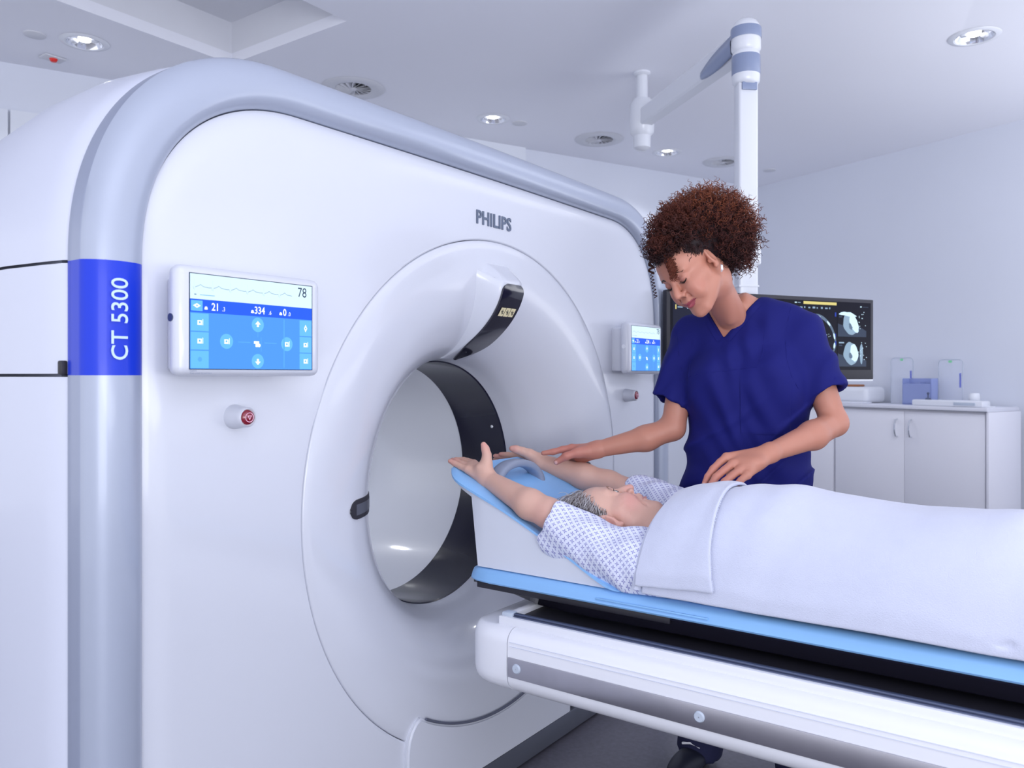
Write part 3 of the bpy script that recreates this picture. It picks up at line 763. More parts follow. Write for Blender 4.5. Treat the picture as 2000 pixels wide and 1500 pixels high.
def rounded_board(t0, t1, d, z0, z1, lab, blue=True):
    c = thing('acrylic_board', lab, 'clear board', CP((t0 + t1) / 2, d, z0), 'clear acrylic boards on the counter')
    pts = []
    r = .03
    for ct, cz, a0 in ((t1 - r, z1 - r, 0), (t0 + r, z1 - r, PI / 2)):
        for i in range(7): a = a0 + PI / 2 * i / 6; pts.append((ct + r * math.cos(a), cz + r * math.sin(a)))
    pts += [(t0, z0), (t1, z0)]
    b = B(); b.poly([Rc @ Vector((p[0], d, p[1])) for p in pts], Rc.to_3x3() @ Vector((0, .006, 0))); b.build('sheet', M['glass'], c, smooth=False)
    b = B(); b.tube([Rc @ Vector((p[0], d + .003, p[1])) for p in pts + pts[:1]], .0035, 6); b.build('edge', M['bolt'], c)
    b = B(); b.box(((t0 + t1) / 2 - .012, d - .003, z1 - .022), ((t0 + t1) / 2 + .012, d - .001, z1 - .006), R=Rc); b.build('green_mark', M['green'], c, smooth=False)
    q = Rc @ Vector((t0 + .018, d - .002, z1 - .20)); b = B()
    for k in range(9): b.box((t0 + .010, d - .003, z1 - .11 - k * .012), (t0 + .022, d - .001, z1 - .102 - k * .012), R=Rc)
    b.build('blue_print', M['blue'], c, smooth=False)
ta, tb = tpos(1783, .28), tpos(1740, .28); rounded_board(min(ta, tb), max(ta, tb), .28, ZT, ZT + .36, 'clear acrylic board standing on the counter, nearer the monitor')
ta, tb = tpos(1880, .28), tpos(1833, .28); rounded_board(min(ta, tb), max(ta, tb), .28, ZT, ZT + .34, 'clear acrylic board standing on the counter, at its right end')
ta, tb = sorted((tpos(1770, .2), tpos(1826, .2)))
bx = thing('brochure_box', 'translucent pale blue box between the two clear boards', 'box', CP((ta + tb) / 2, .2, ZT))
b = B(); b.box((ta, .15, ZT), (tb, .24, ZT + .012), R=Rc); b.box((ta, .15, ZT), (ta + .004, .24, ZT + .20), R=Rc); b.box((tb - .004, .15, ZT), (tb, .24, ZT + .20), R=Rc); b.box((ta, .236, ZT), (tb, .24, ZT + .20), R=Rc); b.box((ta, .15, ZT), (tb, .154, ZT + .16), R=Rc); b.build('shell', M['bluebox'], bx, smooth=False)
for k in range(5):
    x0_ = ta + .008 + k * (tb - ta - .012) / 5; b = B(); b.box((x0_, .158, ZT + .013), (x0_ + (tb - ta) / 6.5, .232, ZT + .15 + .01 * (k % 3)), R=Rc); b.build('leaflet_stack', M['bluebox'], bx, smooth=False)
ta, tb = sorted((tpos(1786, .05), tpos(1925, .05)))
ty = thing('control_box', 'flat white control box with a joystick lying at the counter front', 'control box', CP((ta + tb) / 2, .06, ZT))
b = B(); b.box((ta, .012, ZT), (tb, .12, ZT + .045), .012, 3, R=Rc); b.build('housing', M['plastic'], ty)
b = B(); jt = tb - .10; b.cone(Rc @ Vector((jt, .06, ZT + .045)), Rc @ Vector((jt, .06, ZT + .058)), .022, .014, 16); b.cone(Rc @ Vector((jt, .06, ZT + .055)), Rc @ Vector((jt, .06, ZT + .085)), .005, .006, 10); b.sphere(Rc @ Vector((jt, .06, ZT + .09)), .010, 12); b.build('joystick', M['rail'], ty)
b = B(); b.box((ta + .05, .006, ZT + .012), (ta + .20, .013, ZT + .032), .002, R=Rc); b.build('label_plate', M['bolt'], ty)
th_ = tpos(1903, .16); hs = thing('camera_puck', 'small white round device on a grey foot at the counter end', 'device', CP(th_, .16, ZT))
b = B(); b.cone(Rc @ Vector((th_, .16, ZT)), Rc @ Vector((th_, .16, ZT + .035)), .042, .034, 24); b.build('foot', M['grey'], hs)
b = B(); b.lathe([(.001, 0), (.03, .002), (.036, .01), (.036, .05), (.03, .06), (.001, .062)], Rc @ Vector((th_, .16, ZT + .035)), n=24); b.build('head', M['plastic'], hs)
pts = [Rc @ Vector((ta - .0 - .02 * k, .05 + .02 * math.sin(k * 1.3), ZT + .004)) for k in range(6)]
b = B(); b.tube([Rc @ Vector((max(.01, ta + .02 - .012 * k), .035 + .09 * k / 6, ZT + .0045)) for k in range(7)], .004, 6); tag(b.build('cable', M['plastic']), 'thin white cable curling behind the control box', 'cable')
ta, tb = sorted((tpos(1600, .2), tpos(1712, .2)))
pr_ = thing('white_printer', 'low white rounded printer on the counter under the monitor', 'printer', CP((ta + tb) / 2, .2, ZT))
b = B(); b.box((ta + .03, .12, ZT), (tb - .03, .38, ZT + .13), .04, 5, R=Rc); b.build('housing', M['plastic'], pr_)
b = B(); b.box((ta, .02, ZT), (tb, .14, ZT + .012), .003, R=Rc); b.build('paper_tray', M['counter'], pr_)
tm = tpos(1662, .2); b = B(); b.box((tm - .06, .18, ZT + .1305), (tm + .14, .30, ZT + .148), .007, 2, R=Rc); tag(b.build('leather_case', M['brown']), 'tan leather case lying on the white printer', 'case')

# ------------------------------------------------------------------ ceiling arm with column, monitor
arm = thing('ceiling_arm', 'white jointed arm hanging from the ceiling with a long vertical pole', 'ceiling arm', (4.384, 2.184, H))
mt = ceil_xy(1254, 142); f_m = 4.835
jp = at(1254, 236, f_m + .02)
b = B(); b.cone((mt[0], mt[1], H), (mt[0], mt[1], jp[2] + .06), .034, n=24); b.lathe([(.05, 0), (.05, -.01), (.036, -.02)], (mt[0], mt[1], H), n=24); b.build('drop_tube', M['armwhite'], arm)
b = B(); b.lathe([(.001, .13), (.055, .12), (.072, .09), (.075, 0), (.07, -.08), (.052, -.10), (.05, -.17), (.03, -.185), (.001, -.19)], (mt[0], mt[1], jp[2]), n=28); b.build('shoulder_joint', M['armwhite'], arm)
topj = at(1453, 86, 3.80); Lj = Vector(topj); js = Vector((mt[0], mt[1], jp[2] - .0))
dd = (Lj - js).normalized()
side_v = dd.cross(Vector((0, 0, 1))).normalized(); up_v = side_v.cross(dd)
rows = []
for k in np.linspace(0, 1, 14):
    c0 = js.lerp(Lj, float(k)); hh = .050 + .012 * k; ww = .040
    rows.append(np.array([tuple(c0 + side_v * ww * sx + up_v * hh * sz) for sx, sz in ((-1, -.8), (-.8, -1), (.8, -1), (1, -.8), (1, .8), (.8, 1), (-.8, 1), (-1, .8))]))
V, F = loft(rows, True); F += [tuple(range(8))[::-1], tuple(range(13 * 8, 14 * 8))]; autosmooth(pydata('boom', V, F, M['armwhite'], arm), 30)
# knuckle at the near end: rounded head over the pole
pc_ = at(1457, 150, 3.75); px_, py_ = pc_[0], pc_[1]
zt_ = lambda y: CAMZ + (733 - y) / FPX * 3.75
b = B(); b.lathe([(.001, zt_(38)), (.03, zt_(39)), (.052, zt_(45)), (.066, zt_(56)), (.068, zt_(98)), (.060, zt_(103)), (.001, zt_(104))], (px_, py_, 0), n=36); hd = b.build('elbow_head', M['armwhite'], arm, ang=50)
b = B(); b.lathe([(.0685, zt_(57)), (.0700, zt_(59)), (.0700, zt_(76)), (.0685, zt_(78))], (px_, py_, 0), n=36); b.build('elbow_band', M['armgrey'], arm)
# grey side cover flowing from the head along the boom
for s in (1,):
    rows = []
    for k in np.linspace(0, 1, 14):
        c0 = Lj + Vector((0, 0, -.02)) - dd * (.02 + .30 * float(k)) ; hh = (.048 if k < .4 else .048 - .03 * ((k - .4) / .6) ** 2); 
        vdir = side_v if side_v.dot(Vector((-XF, -YF, 0))) > 0 else -side_v
        o_ = vdir * (.046 + .014 * (1 - float(k)))
        rows.append(np.array([tuple(c0 + o_ * q + up_v * hh * z + Vector((0, 0, .016 - .03 * float(k)))) for z, q in ((-1, .8), (-.9, 1), (0, 1.04), (.9, 1), (1, .8))]))
    V, F = loft(rows); pydata('boom_cover', V, F, M['armgrey'], arm)
b = B(); b.lathe([(.001, zt_(99)), (.056, zt_(100)), (.062, zt_(106)), (.0635, zt_(110)), (.0635, zt_(152)), (.0615, zt_(162)), (.05, zt_(168)), (.001, zt_(169))], (px_, py_, 0), n=36); b.build('swivel', M['armwhite'], arm, ang=50)
b = B(); b.lathe([(.0637, zt_(111)), (.0652, zt_(113)), (.0652, zt_(146)), (.0637, zt_(148))], (px_, py_, 0), n=36); b.build('swivel_band', M['armgrey'], arm)
Rm = Matrix(((XR, YR * -1 * -1, 0, px_), (YR, XR, 0, py_), (0, 0, 1, 0), (0, 0, 0, 1)))
Rp = Matrix.Translation((px_, py_, 0)) @ Matrix.Rotation(math.atan2(YR, XR) + .12, 4, 'Z')
b = B(); b.box((-.047, -.035, 1.50), (.047, .035, zt_(160)), .012, 3, R=Rp); b.build('pole', M['armwhite'], arm)
b = B(); b.box((-.036, -.046, zt_(181)), (.036, -.034, zt_(166)), .003, R=Rp); b.build('cable_port', M['armgrey'], arm)
b = B(); b.box((-.049, -.0375, zt_(562)), (.049, .0375, zt_(558)), .002, R=Rp); b.build('pole_ring', M['armwhite'], arm)
b = B(); b.box((-.060, -.042, zt_(520)), (.060, .042, zt_(470)), .014, 3, R=Rp); b.build('pole_collar', M['armwhite'], arm)
# monitor: 1.2 m wide, hung in front of the pole
mr = at(1706, 585, 3.9); ml = at(1302, 566, 3.42)
mu = (mr - ml); mu[2] = 0; Wm = np.linalg.norm(mu); mu /= Wm
mz1 = (mr[2] + ml[2]) / 2; mz0 = mz1 - .385
mnorm = np.array([mu[1], -mu[0], 0]); 
if mnorm[:2] @ np.array([-XF, -YF]) < 0: mnorm = -mnorm
Mm = Matrix(((mu[0], -mnorm[0], 0, ml[0]), (mu[1], -mnorm[1], 0, ml[1]), (0, 0, 1, 0), (0, 0, 0, 1)))  # local (u, back, z)
mon = thing('wide_monitor', 'very wide black monitor showing grey heart scans behind the standing person', 'monitor', tuple(ml + mu * Wm / 2))
b = B(); b.box((0, 0, mz0), (Wm, .03, mz1), .004, R=Mm); b.build('bezel', M['dark'], mon)
b = B(); b.box((-.002, .004, mz0 - .010), (Wm + .002, .036, mz0 + .003), .003, R=Mm); b.box((.05, .03, mz0 + .02), (Wm - .05, .05, mz1 - .03), .008, R=Mm); b.build('back_shell', M['plastic'], mon)
for m_ in (M['lamp'],): pass
E_ = dict(bk=mat('monitor_black', (.004, .004, .012), .25, coat=.3), side=mat('monitor_sidebar', (.012, .014, .035), emit=.9), g1=mat('scan_grey', (.11, .16, .24), emit=1), g2=mat('scan_dark_grey', (.035, .05, .09), emit=1),
          w=mat('scan_white', (.62, .85, 1), emit=1), g3=mat('scan_mid', (.25, .36, .48), emit=1), y=mat('monitor_yellow', (.72, .62, .22), emit=.9), bl=mat('monitor_blue_mark', (.02, .05, .35), emit=1))
for m_ in list(E_.values()) + list(D.values()):
    bs_ = m_.node_tree.nodes['Principled BSDF']; bs_.inputs['Specular IOR Level'].default_value = .12; bs_.inputs['Roughness'].default_value = .3; bs_.inputs['Coat Weight'].default_value = 0
ek = list(E_); MV, MF, MI = [], [], []
def mpoly(pts, key, lay):
    k = len(MV)
    for u, v in pts: MV.append(tuple(Mm @ Vector((.018 + u * (Wm - .036), -.0004 - lay * .0004, mz0 + .045 + v * (mz1 - mz0 - .062)))))
    MF.append(tuple(range(k, k + len(pts)))); MI.append(ek.index(key))
asp = (mz1 - mz0 - .062) / (Wm - .036)
def blob(u, v, ru, rv, rot, key, lay, n=28, jag=.0, seed=1):
    r2 = random.Random(seed); ph = [r2.uniform(0, 6.28) for _ in range(4)]; c, s = math.cos(rot), math.sin(rot); pts = []
    for i in range(n):
        a = 2 * PI * i / n; q = 1 + jag * (math.sin(2 * a + ph[0]) * .5 + math.sin(3 * a + ph[1]) * .35 + math.sin(5 * a + ph[2]) * .3 + math.sin(8 * a + ph[3]) * .15)
        x, y = ru * q * math.cos(a), rv * q * math.sin(a); pts.append((u + (x * c - y * s) * asp, v + x * s + y * c))
    mpoly(pts, key, lay)
rc = lambda u0, v0, u1, v1: [(u0, v0), (u1, v0), (u1, v1), (u0, v1)]
mpoly(rc(0, 0, 1, 1), 'bk', 0); mpoly(rc(.012, 0, .20, .95), 'side', 1)
mpoly(rc(.022, .80, .027, .86), 'y', 2); mpoly(rc(.032, .82, .055, .835), 'g3', 2); blob(.078, .83, .02, .02, 0, 'w', 2, 10)
mpoly(rc(.635, .945, .81, .985), 'y', 2); mpoly(rc(.645, .955, .80, .975), 'y', 3)
for k in range(16):
    u = .44 + k * .022; mpoly(rc(u, .885, u + .006 + .004 * (k % 3), .905 + .006 * (k % 2)), 'g3', 2)
mpoly(rc(.59, .955, .60, .97), 'w', 2); mpoly(rc(.605, .957, .62, .967), 'g3', 2); mpoly(rc(.94, .93, .948, .945), 'w', 2); mpoly(rc(.955, .93, .985, .94), 'g2', 2)
# main axial slice
blob(.69, .42, .41, .39, .1, 'g1', 2, 60, .04, 3); blob(.69, .41, .38, .35, .1, 'bk', 3, 60, .04, 3); blob(.70, .40, .18, .20, .4, 'g3', 4, 40, .10, 4); blob(.71, .41, .11, .14, .5, 'w', 5, 40, .12, 5); blob(.66, .36, .08, .06, .2, 'g1', 6, 24, .2, 6)
for a_ in np.linspace(.2, 6.1, 11): blob(.69 + .39 * math.cos(a_) * asp, .42 + .36 * math.sin(a_), .045, .016, a_ + 1.57, 'w', 5, 14, .1, int(a_ * 9))
for k in range(34):
    a_ = rnd.uniform(0, 6.28); q = rnd.uniform(.22, .34); blob(.69 + q * 1.05 * math.cos(a_) * asp, .42 + q * math.sin(a_), .006, .006, 0, 'w', 5, 7)
# upper and lower right slices
for (v0, v1, sd_) in ((.48, .86, 11), (.04, .44, 12)):
    mpoly(rc(.815, v0, .975, v1), 'bk', 2); vc = (v0 + v1) / 2
    mpoly([(.817, v0 + .01), (.973, v0 + .01), (.973, v0 + .10), (.93, v0 + .17), (.86, v0 + .16), (.817, v0 + .2)], 'g2', 3)
    blob(.885, vc, .13, .17, .5 if sd_ == 11 else .05, 'g3', 4, 40, .12, sd_); blob(.905, vc + .01, .075, .135, .6 if sd_ == 11 else .1, 'w', 5, 40, .12, sd_ + 4)
    blob(.885, vc - .03, .03, .05, .6, 'g1', 6, 20, .2, sd_ + 9); mpoly(rc(.822, v1 - .05, .85, v1 - .03), 'g3', 4); mpoly(rc(.822, v1 - .09, .84, v1 - .07), 'g2', 4)
    if sd_ == 11: blob(.87, vc + .15, .14, .035, -.1, 'w', 6, 30, .3, 3)
    else: blob(.945, vc, .03, .16, 0, 'g3', 5, 30, .1, 8)
    for k in range(12): blob(rnd.uniform(.93, .975), rnd.uniform(v0 + .1, v1), .007, .007, 0, 'w', 6, 6)
    mpoly(rc(.800, v1 - .08, .808, v1 - .02), 'bl', 3); mpoly(rc(.80, v0, .806, v0 + .05), 'bl', 3)
pydata('display', MV, MF, [E_[k] for k in ek], mon, False, mi=MI, label='dark display with heart scan slices')
b = B(); cpt = Mm.inverted() @ Vector((px_, py_, 0)); b.box((cpt.x - .06, .045, mz1 - .16), (cpt.x + .06, max(.06, cpt.y - .03), mz1 - .04), .01, R=Mm); b.build('mount_bracket', M['armgrey'], mon)
# ------------------------------------------------------------------ people: signed distance fields meshed into one surface
class Field:
    def __init__(s, lo, hi, h):
        s.lo = np.array(lo, float); s.h = h; s.n = (np.ceil((np.array(hi) - s.lo) / h).astype(int) + 1)
        s.ax = [(s.lo[i] + h * np.arange(s.n[i])).astype(np.float32) for i in range(3)]
        s.F = np.full(s.n, .2, np.float32)
    def _blk(s, lo, hi):
        sl = []
        for i in range(3):
            a = int(max(0, math.floor((lo[i] - s.lo[i]) / s.h))); b_ = int(min(s.n[i], math.ceil((hi[i] - s.lo[i]) / s.h) + 1))
            if b_ <= a: return None
            sl.append(slice(a, b_))
        return tuple(sl), (s.ax[0][sl[0]][:, None, None], s.ax[1][sl[1]][None, :, None], s.ax[2][sl[2]][None, None, :])
    def _apply(s, sl, d, k, op):
        A = s.F[sl]
        if op == 'u':
            h = np.clip(k - np.abs(A - d), 0, None) / k; s.F[sl] = np.minimum(A, d) - h * h * k * .25
        elif op == 's':
            d = -d; h = np.clip(k - np.abs(A - d), 0, None) / k; s.F[sl] = np.maximum(A, d) + h * h * k * .25
    def cone(s, a, b, ra, rb=None, k=.01, op='u', flat=False):
        rb = ra if rb is None else rb; a = np.array(a, float); b = np.array(b, float); R = max(ra, rb) + k + 3 * s.h
        q = s._blk(np.minimum(a, b) - R, np.maximum(a, b) + R)
        if not q: return
        sl, (X, Y, Z) = q; ab = b - a; L2 = max(ab @ ab, 1e-9)
        t0 = ((X - a[0]) * ab[0] + (Y - a[1]) * ab[1] + (Z - a[2]) * ab[2]) / L2; t = np.clip(t0, 0, 1)
        d = np.sqrt((X - a[0] - t * ab[0]) ** 2 + (Y - a[1] - t * ab[1]) ** 2 + (Z - a[2] - t * ab[2]) ** 2) - (ra + t * (rb - ra))
        if flat:
            tt = np.clip(t0, 0, 2); d = np.sqrt((X - a[0] - tt * ab[0]) ** 2 + (Y - a[1] - tt * ab[1]) ** 2 + (Z - a[2] - tt * ab[2]) ** 2) - (ra + tt * (rb - ra))
            d = np.maximum(d, (t0 - 1) * math.sqrt(L2))
        s._apply(sl, d.astype(np.float32), k, op)
    def chain(s, pts, rs, k=.008):
        for i in range(len(pts) - 1): s.cone(pts[i], pts[i + 1], rs[i], rs[i + 1], k)
    def ell(s, c, r, R=None, k=.01, op='u'):
        c = np.array(c, float); r = np.array(r, float); R = np.eye(3) if R is None else R     # columns of R: local axes
        ext = np.sqrt(((R * r) ** 2).sum(1)) + k + 3 * s.h
        q = s._blk(c - ext, c + ext)
        if not q: return
        sl, (X, Y, Z) = q; X = X - c[0]; Y = Y - c[1]; Z = Z - c[2]
        k0 = 0; k1 = 0
        for i in range(3):
            u = (X * R[0, i] + Y * R[1, i] + Z * R[2, i]) / r[i]; k0 = k0 + u * u; k1 = k1 + (u / r[i]) ** 2
        k0 = np.sqrt(k0); k1 = np.sqrt(k1) + 1e-9
        s._apply(sl, (k0 * (k0 - 1) / k1).astype(np.float32), k, op)
    def func(s, fn, k, op='s'):
        X, Y, Z = s.ax[0][:, None, None], s.ax[1][None, :, None], s.ax[2][None, None, :]
        s._apply((slice(None),) * 3, fn(X, Y, Z).astype(np.float32), k, op)
    def add(s, fn):
        X, Y, Z = s.ax[0][:, None, None], s.ax[1][None, :, None], s.ax[2][None, None, :]
        s.F += fn(X, Y, Z).astype(np.float32)
    def sample(s, P):
        g = (P - s.lo) / s.h; i = np.clip(np.floor(g).astype(int), 0, s.n - 2); f = np.clip(g - i, 0, 1); out = 0
        for dx in (0, 1):
            for dy in (0, 1):
                for dz in (0, 1):
                    out = out + s.F[i[:, 0] + dx, i[:, 1] + dy, i[:, 2] + dz] * (f[:, 0] if dx else 1 - f[:, 0]) * (f[:, 1] if dy else 1 - f[:, 1]) * (f[:, 2] if dz else 1 - f[:, 2])
        return out
    def mesh(s):
        F = s.F; n = np.array(F.shape)
        F[0], F[-1], F[:, 0], F[:, -1], F[:, :, 0], F[:, :, -1] = [.05] * 6
        I = F < 0
        cnt = np.zeros(n - 1, np.int8)
        for a in (0, 1):
            for b_ in (0, 1):
                for c in (0, 1): cnt += I[a:n[0] - 1 + a, b_:n[1] - 1 + b_, c:n[2] - 1 + c]
        act = (cnt > 0) & (cnt < 8); ix = np.argwhere(act); idm = np.full(n - 1, -1, np.int32); idm[act] = np.arange(len(ix))
        cor = [(a, b_, c) for a in (0, 1) for b_ in (0, 1) for c in (0, 1)]
        val = {c: F[ix[:, 0] + c[0], ix[:, 1] + c[1], ix[:, 2] + c[2]] for c in cor}
        acc = np.zeros((len(ix), 3)); num = np.zeros(len(ix))
        for a in cor:
            for d in range(3):
                if a[d] == 0:
                    b_ = list(a); b_[d] = 1; b_ = tuple(b_); va, vb = val[a], val[b_]; m = (va < 0) != (vb < 0)
                    t = np.where(m, va / np.where(va - vb == 0, 1, va - vb), 0)
                    p = np.array(a, float)[None].repeat(len(ix), 0); p[:, d] = t; acc += p * m[:, None]; num += m
        V = s.lo + (ix + acc / num[:, None]) * s.h
        Q = []
        for d in range(3):
            e1, e2 = [(1, 2), (2, 0), (0, 1)][d]
            sl0 = [slice(1, -1)] * 3; sl1 = [slice(1, -1)] * 3; sl0[d] = slice(0, n[d] - 1); sl1[d] = slice(1, n[d])
            A_0, A_1 = I[tuple(sl0)], I[tuple(sl1)]; m = np.argwhere(A_0 != A_1)
            flip = A_0[m[:, 0], m[:, 1], m[:, 2]]
            p = m + 1; p[:, d] -= 1
            def cell(o1, o2):
                q = p.copy(); q[:, e1] += o1; q[:, e2] += o2; return idm[q[:, 0], q[:, 1], q[:, 2]]
            a, b_, c, e = cell(-1, -1), cell(0, -1), cell(0, 0), cell(-1, 0)
            q = np.stack([a, b_, c, e], 1); q[~flip] = q[~flip][:, ::-1]; Q.append(q)
        Q = np.concatenate(Q); return V, Q[(Q >= 0).all(1)]
def relax(V, Q, it=2, lam=.5):
    E = np.concatenate([Q[:, [0, 1]], Q[:, [1, 2]], Q[:, [2, 3]], Q[:, [3, 0]]]); n = len(V)
    deg = np.bincount(E[:, 0], minlength=n) + np.bincount(E[:, 1], minlength=n)
    for _ in range(it):
        S_ = np.zeros_like(V)
        for d in range(3): S_[:, d] = np.bincount(E[:, 0], V[E[:, 1], d], n) + np.bincount(E[:, 1], V[E[:, 0], d], n)
        V = V + lam * (S_ / deg[:, None] - V)
    return V
def mesh_obj(name, parts, m, parent=None, col=None, label=None, uv=None):
    Vs, Qs, o = [], [], 0
    for V, Q in parts: Vs.append(V); Qs.append(Q + o); o += len(V)
    V = np.concatenate(Vs).astype(np.float32); Q = np.concatenate(Qs).astype(np.int32)
    me = bpy.data.meshes.new(name); me.vertices.add(len(V)); me.vertices.foreach_set('co', V.ravel())
    me.loops.add(Q.size); me.loops.foreach_set('vertex_index', Q.ravel()); me.polygons.add(len(Q))
    me.polygons.foreach_set('loop_start', np.arange(0, Q.size, Q.shape[1], dtype=np.int32)); me.update(calc_edges=True); me.validate()
    if col is not None:
        ca = me.color_attributes.new('Col', 'FLOAT_COLOR', 'POINT'); cc = np.ones((len(V), 4), np.float32); cc[:, :3] = col(V) if callable(col) else col
        ca.data.foreach_set('color', cc.ravel())
    if uv is not None:
        a = me.attributes.new('pat', 'FLOAT_VECTOR', 'POINT'); u = np.zeros((len(V), 3), np.float32); u[:, :2] = uv(V); a.data.foreach_set('vector', u.ravel())
    return obj(name, me, m, parent, True, label)
gauss = lambda P, c, r: np.exp(-(((P - np.array(c)) / np.array(r)) ** 2).sum(1))

SK = attr_mat('skin', .48, sss=.12, bump=(900, .10, .0006)); 
HAIR = attr_mat('hair_strands', .6); HAIR.node_tree.nodes['Principled BSDF'].inputs['Specular IOR Level'].default_value = .25

class Head:
    """local frame: x to the person's right, y forward, z up; R columns are those axes in the world"""
    def __init__(s, c, R, sc): 
        s.c = np.array(c); R = np.array(R); 
        y = R[:, 1] / np.linalg.norm(R[:, 1]); z = R[:, 2] - y * (R[:, 2] @ y); z /= np.linalg.norm(z); s.R = np.stack([np.cross(y, z), y, z], 1); s.s = sc
    def w(s, p): return s.c + (np.array(p, float) * s.s) @ s.R.T
    def l(s, P): return ((P - s.c) @ s.R) / s.s
    def surf(s, f, x, z, y0=.14, off=0.):
        ys = np.linspace(y0, .03, 160); P = np.array([s.w((x, y, z)) for y in ys]); v = f.sample(P); i = max(1, int(np.argmax(v < 0))); t = v[i - 1] / (v[i - 1] - v[i] + 1e-9)
        return (x, ys[i - 1] + (ys[i] - ys[i - 1]) * t + off, z)
    def ell(s, f, c, r, k=.01, op='u', rx=0, rz=0):
        A = np.eye(3)
        if rx: c_, s_ = math.cos(rx), math.sin(rx); A = A @ np.array([[1, 0, 0], [0, c_, -s_], [0, s_, c_]])
        if rz: c_, s_ = math.cos(rz), math.sin(rz); A = A @ np.array([[c_, -s_, 0], [s_, c_, 0], [0, 0, 1]])
        f.ell(s.w(c), np.array(r) * s.s, s.R @ A, k * s.s, op)
    def cone(s, f, a, b, ra, rb, k=.01, op='u'): f.cone(s.w(a), s.w(b), ra * s.s, rb * s.s, k * s.s, op)
    def build(s, f, smile=0., jowl=0., eye_open=True, lipf=1., nose=1.):
        E, K = lambda *a, **k: s.ell(f, *a, **k), lambda *a, **k: s.cone(f, *a, **k)
        E((0, -.012, .048), (.073, .096, .080)); E((0, .035, .045), (.062, .058, .058), k=.02)
        E((0, .034, -.030), (.058, .056, .076), k=.02)
        for x in (-1, 1):
            K((x * .050, .012, -.050), (x * .020, .070, -.094), .020 + jowl, .017 + jowl, k=.025)
            K((x * .054, .03, -.012), (x * .034, .070, -.018), .018, .020 + smile * .002, k=.022)       # cheekbone
            E((x * .031, .070 - jowl * 1.6, -.040), (.024 - jowl, .022 - jowl, .024), k=.02)
            K((x * .010, .088, .034), (x * .042, .072, .034), .011, .010, k=.014)                         # brow
        E((0, .070, -.050), (.030, .030, .034), k=.018)                                                   # muzzle
        E((0, .082, -.100), (.017, .015, .014), k=.016)                                                   # chin
        for x in (-1, 1): E((x * .031, .103, .013), (.020, .018, .013), k=.012, op='s')                   # orbits
        for x in (-1, 1):
            E((x * .031, .076, .0125), (.0150, .0140, .0125), k=.006)                                     # lidded eye
        K((0, .088, .026), (0, .104 + .004 * nose, -.010), .0072, .0080 * nose, k=.012); K((0, .1, -.002), (0, .108 + .006 * nose, -.019), .0080 * nose, .0094 * nose, k=.008)
        for x in (-1, 1): E((x * .0125 * nose, .101, -.0250), (.0070 * nose, .0095, .0072 * nose), k=.009)
        for x in (-1, 1): E((x * .0068, .1050, -.0335), (.0036, .0060, .0042), k=.003, op='s')               # nostrils
        K((-.008, .100, -.047), (.008, .100, -.047), .006, .006, k=.01)
        # lips
        w_ = .024 + .004 * smile; up = .006 * smile
        for x in (-1, 1):
            K((0, .1005, -.0535), (x * w_, .088, -.0590 + up), .0058 * lipf, .0022, k=.004); K((0, .0995, -.0640), (x * (w_ - .003), .087, -.0605 + up), .0068 * lipf, .0022, k=.004)
            if smile or jowl: K((x * .019, .0965, -.029), (x * .033, .082, -.058), .0034, .0026, k=.008, op='s')
            if smile: E((x * .038, .070, -.040), (.016, .016, .018), k=.014)
        K((-w_ - .001, .0895, -.0595 + up), (0, .1055, -.0590), .0014, .0018, k=.003, op='s'); K((w_ + .001, .0895, -.0595 + up), (0, .1055, -.0590), .0014, .0018, k=.003, op='s')
        E((0, .105, -.0765), (.016, .007, .006), k=.008, op='s')
        for x in (-1, 1):
            K((x * .018, .0915, .0225), (x * .031, .0935, .0265), .0016, .0018, k=.004, op='s'); K((x * .031, .0935, .0265), (x * .045, .084, .020), .0018, .0014, k=.004, op='s')      # lid crease
            if not eye_open: E((x * .031, .0775, .0145), (.0152, .0150, .0110), k=.003)
        if eye_open:
            for x in (-1, 1): E((x * .031, .090, .0115), (.0132, .013, .0066), k=.0015, op='s')
        # ears
        for x in (-1, 1):
            E((x * .073, -.012, .004), (.0075, .018, .032), k=.008, rx=-.18, rz=-x * .45)
            E((x * .080, -.012, .008), (.0055, .0105, .019), k=.004, op='s', rx=-.18, rz=-x * .45)
            E((x * .071, .001, -.001), (.005, .006, .007), k=.005)
            E((x * .0735, -.005, -.023), (.0042, .0062, .0075), k=.006)

def hand_knuckles(f, pts, r=.010, k=.004):
    for p in pts: f.ell(p, (r, r, r), None, k)
A3 = lambda l: [at(*p) for p in l]

# ================= standing person (nurse) =================
NH = Head(at(1388, 518, 2.300) if False else (2.171, .9187, 1.582), [[.4476, -.760, -.466], [.856, .214, .470], [-.258, -.610, .7495]], .985)
# keep the visible ear at pixel (1390, 506)
# torso, hips and legs under the clothes, coarse
NC = at(1459, 900, 2.53)[:2]      # body axis on the floor plan
nf = np.array([-.97, -.24]); nr = np.array([-.24, .97])     # facing direction and the person's right
def NB(sr, fw, z): p = NC + nr * sr + nf * fw; return np.array([p[0], p[1], z])
RB = np.array([[nr[0], nf[0], 0], [nr[1], nf[1], 0], [0, 0, 1]])
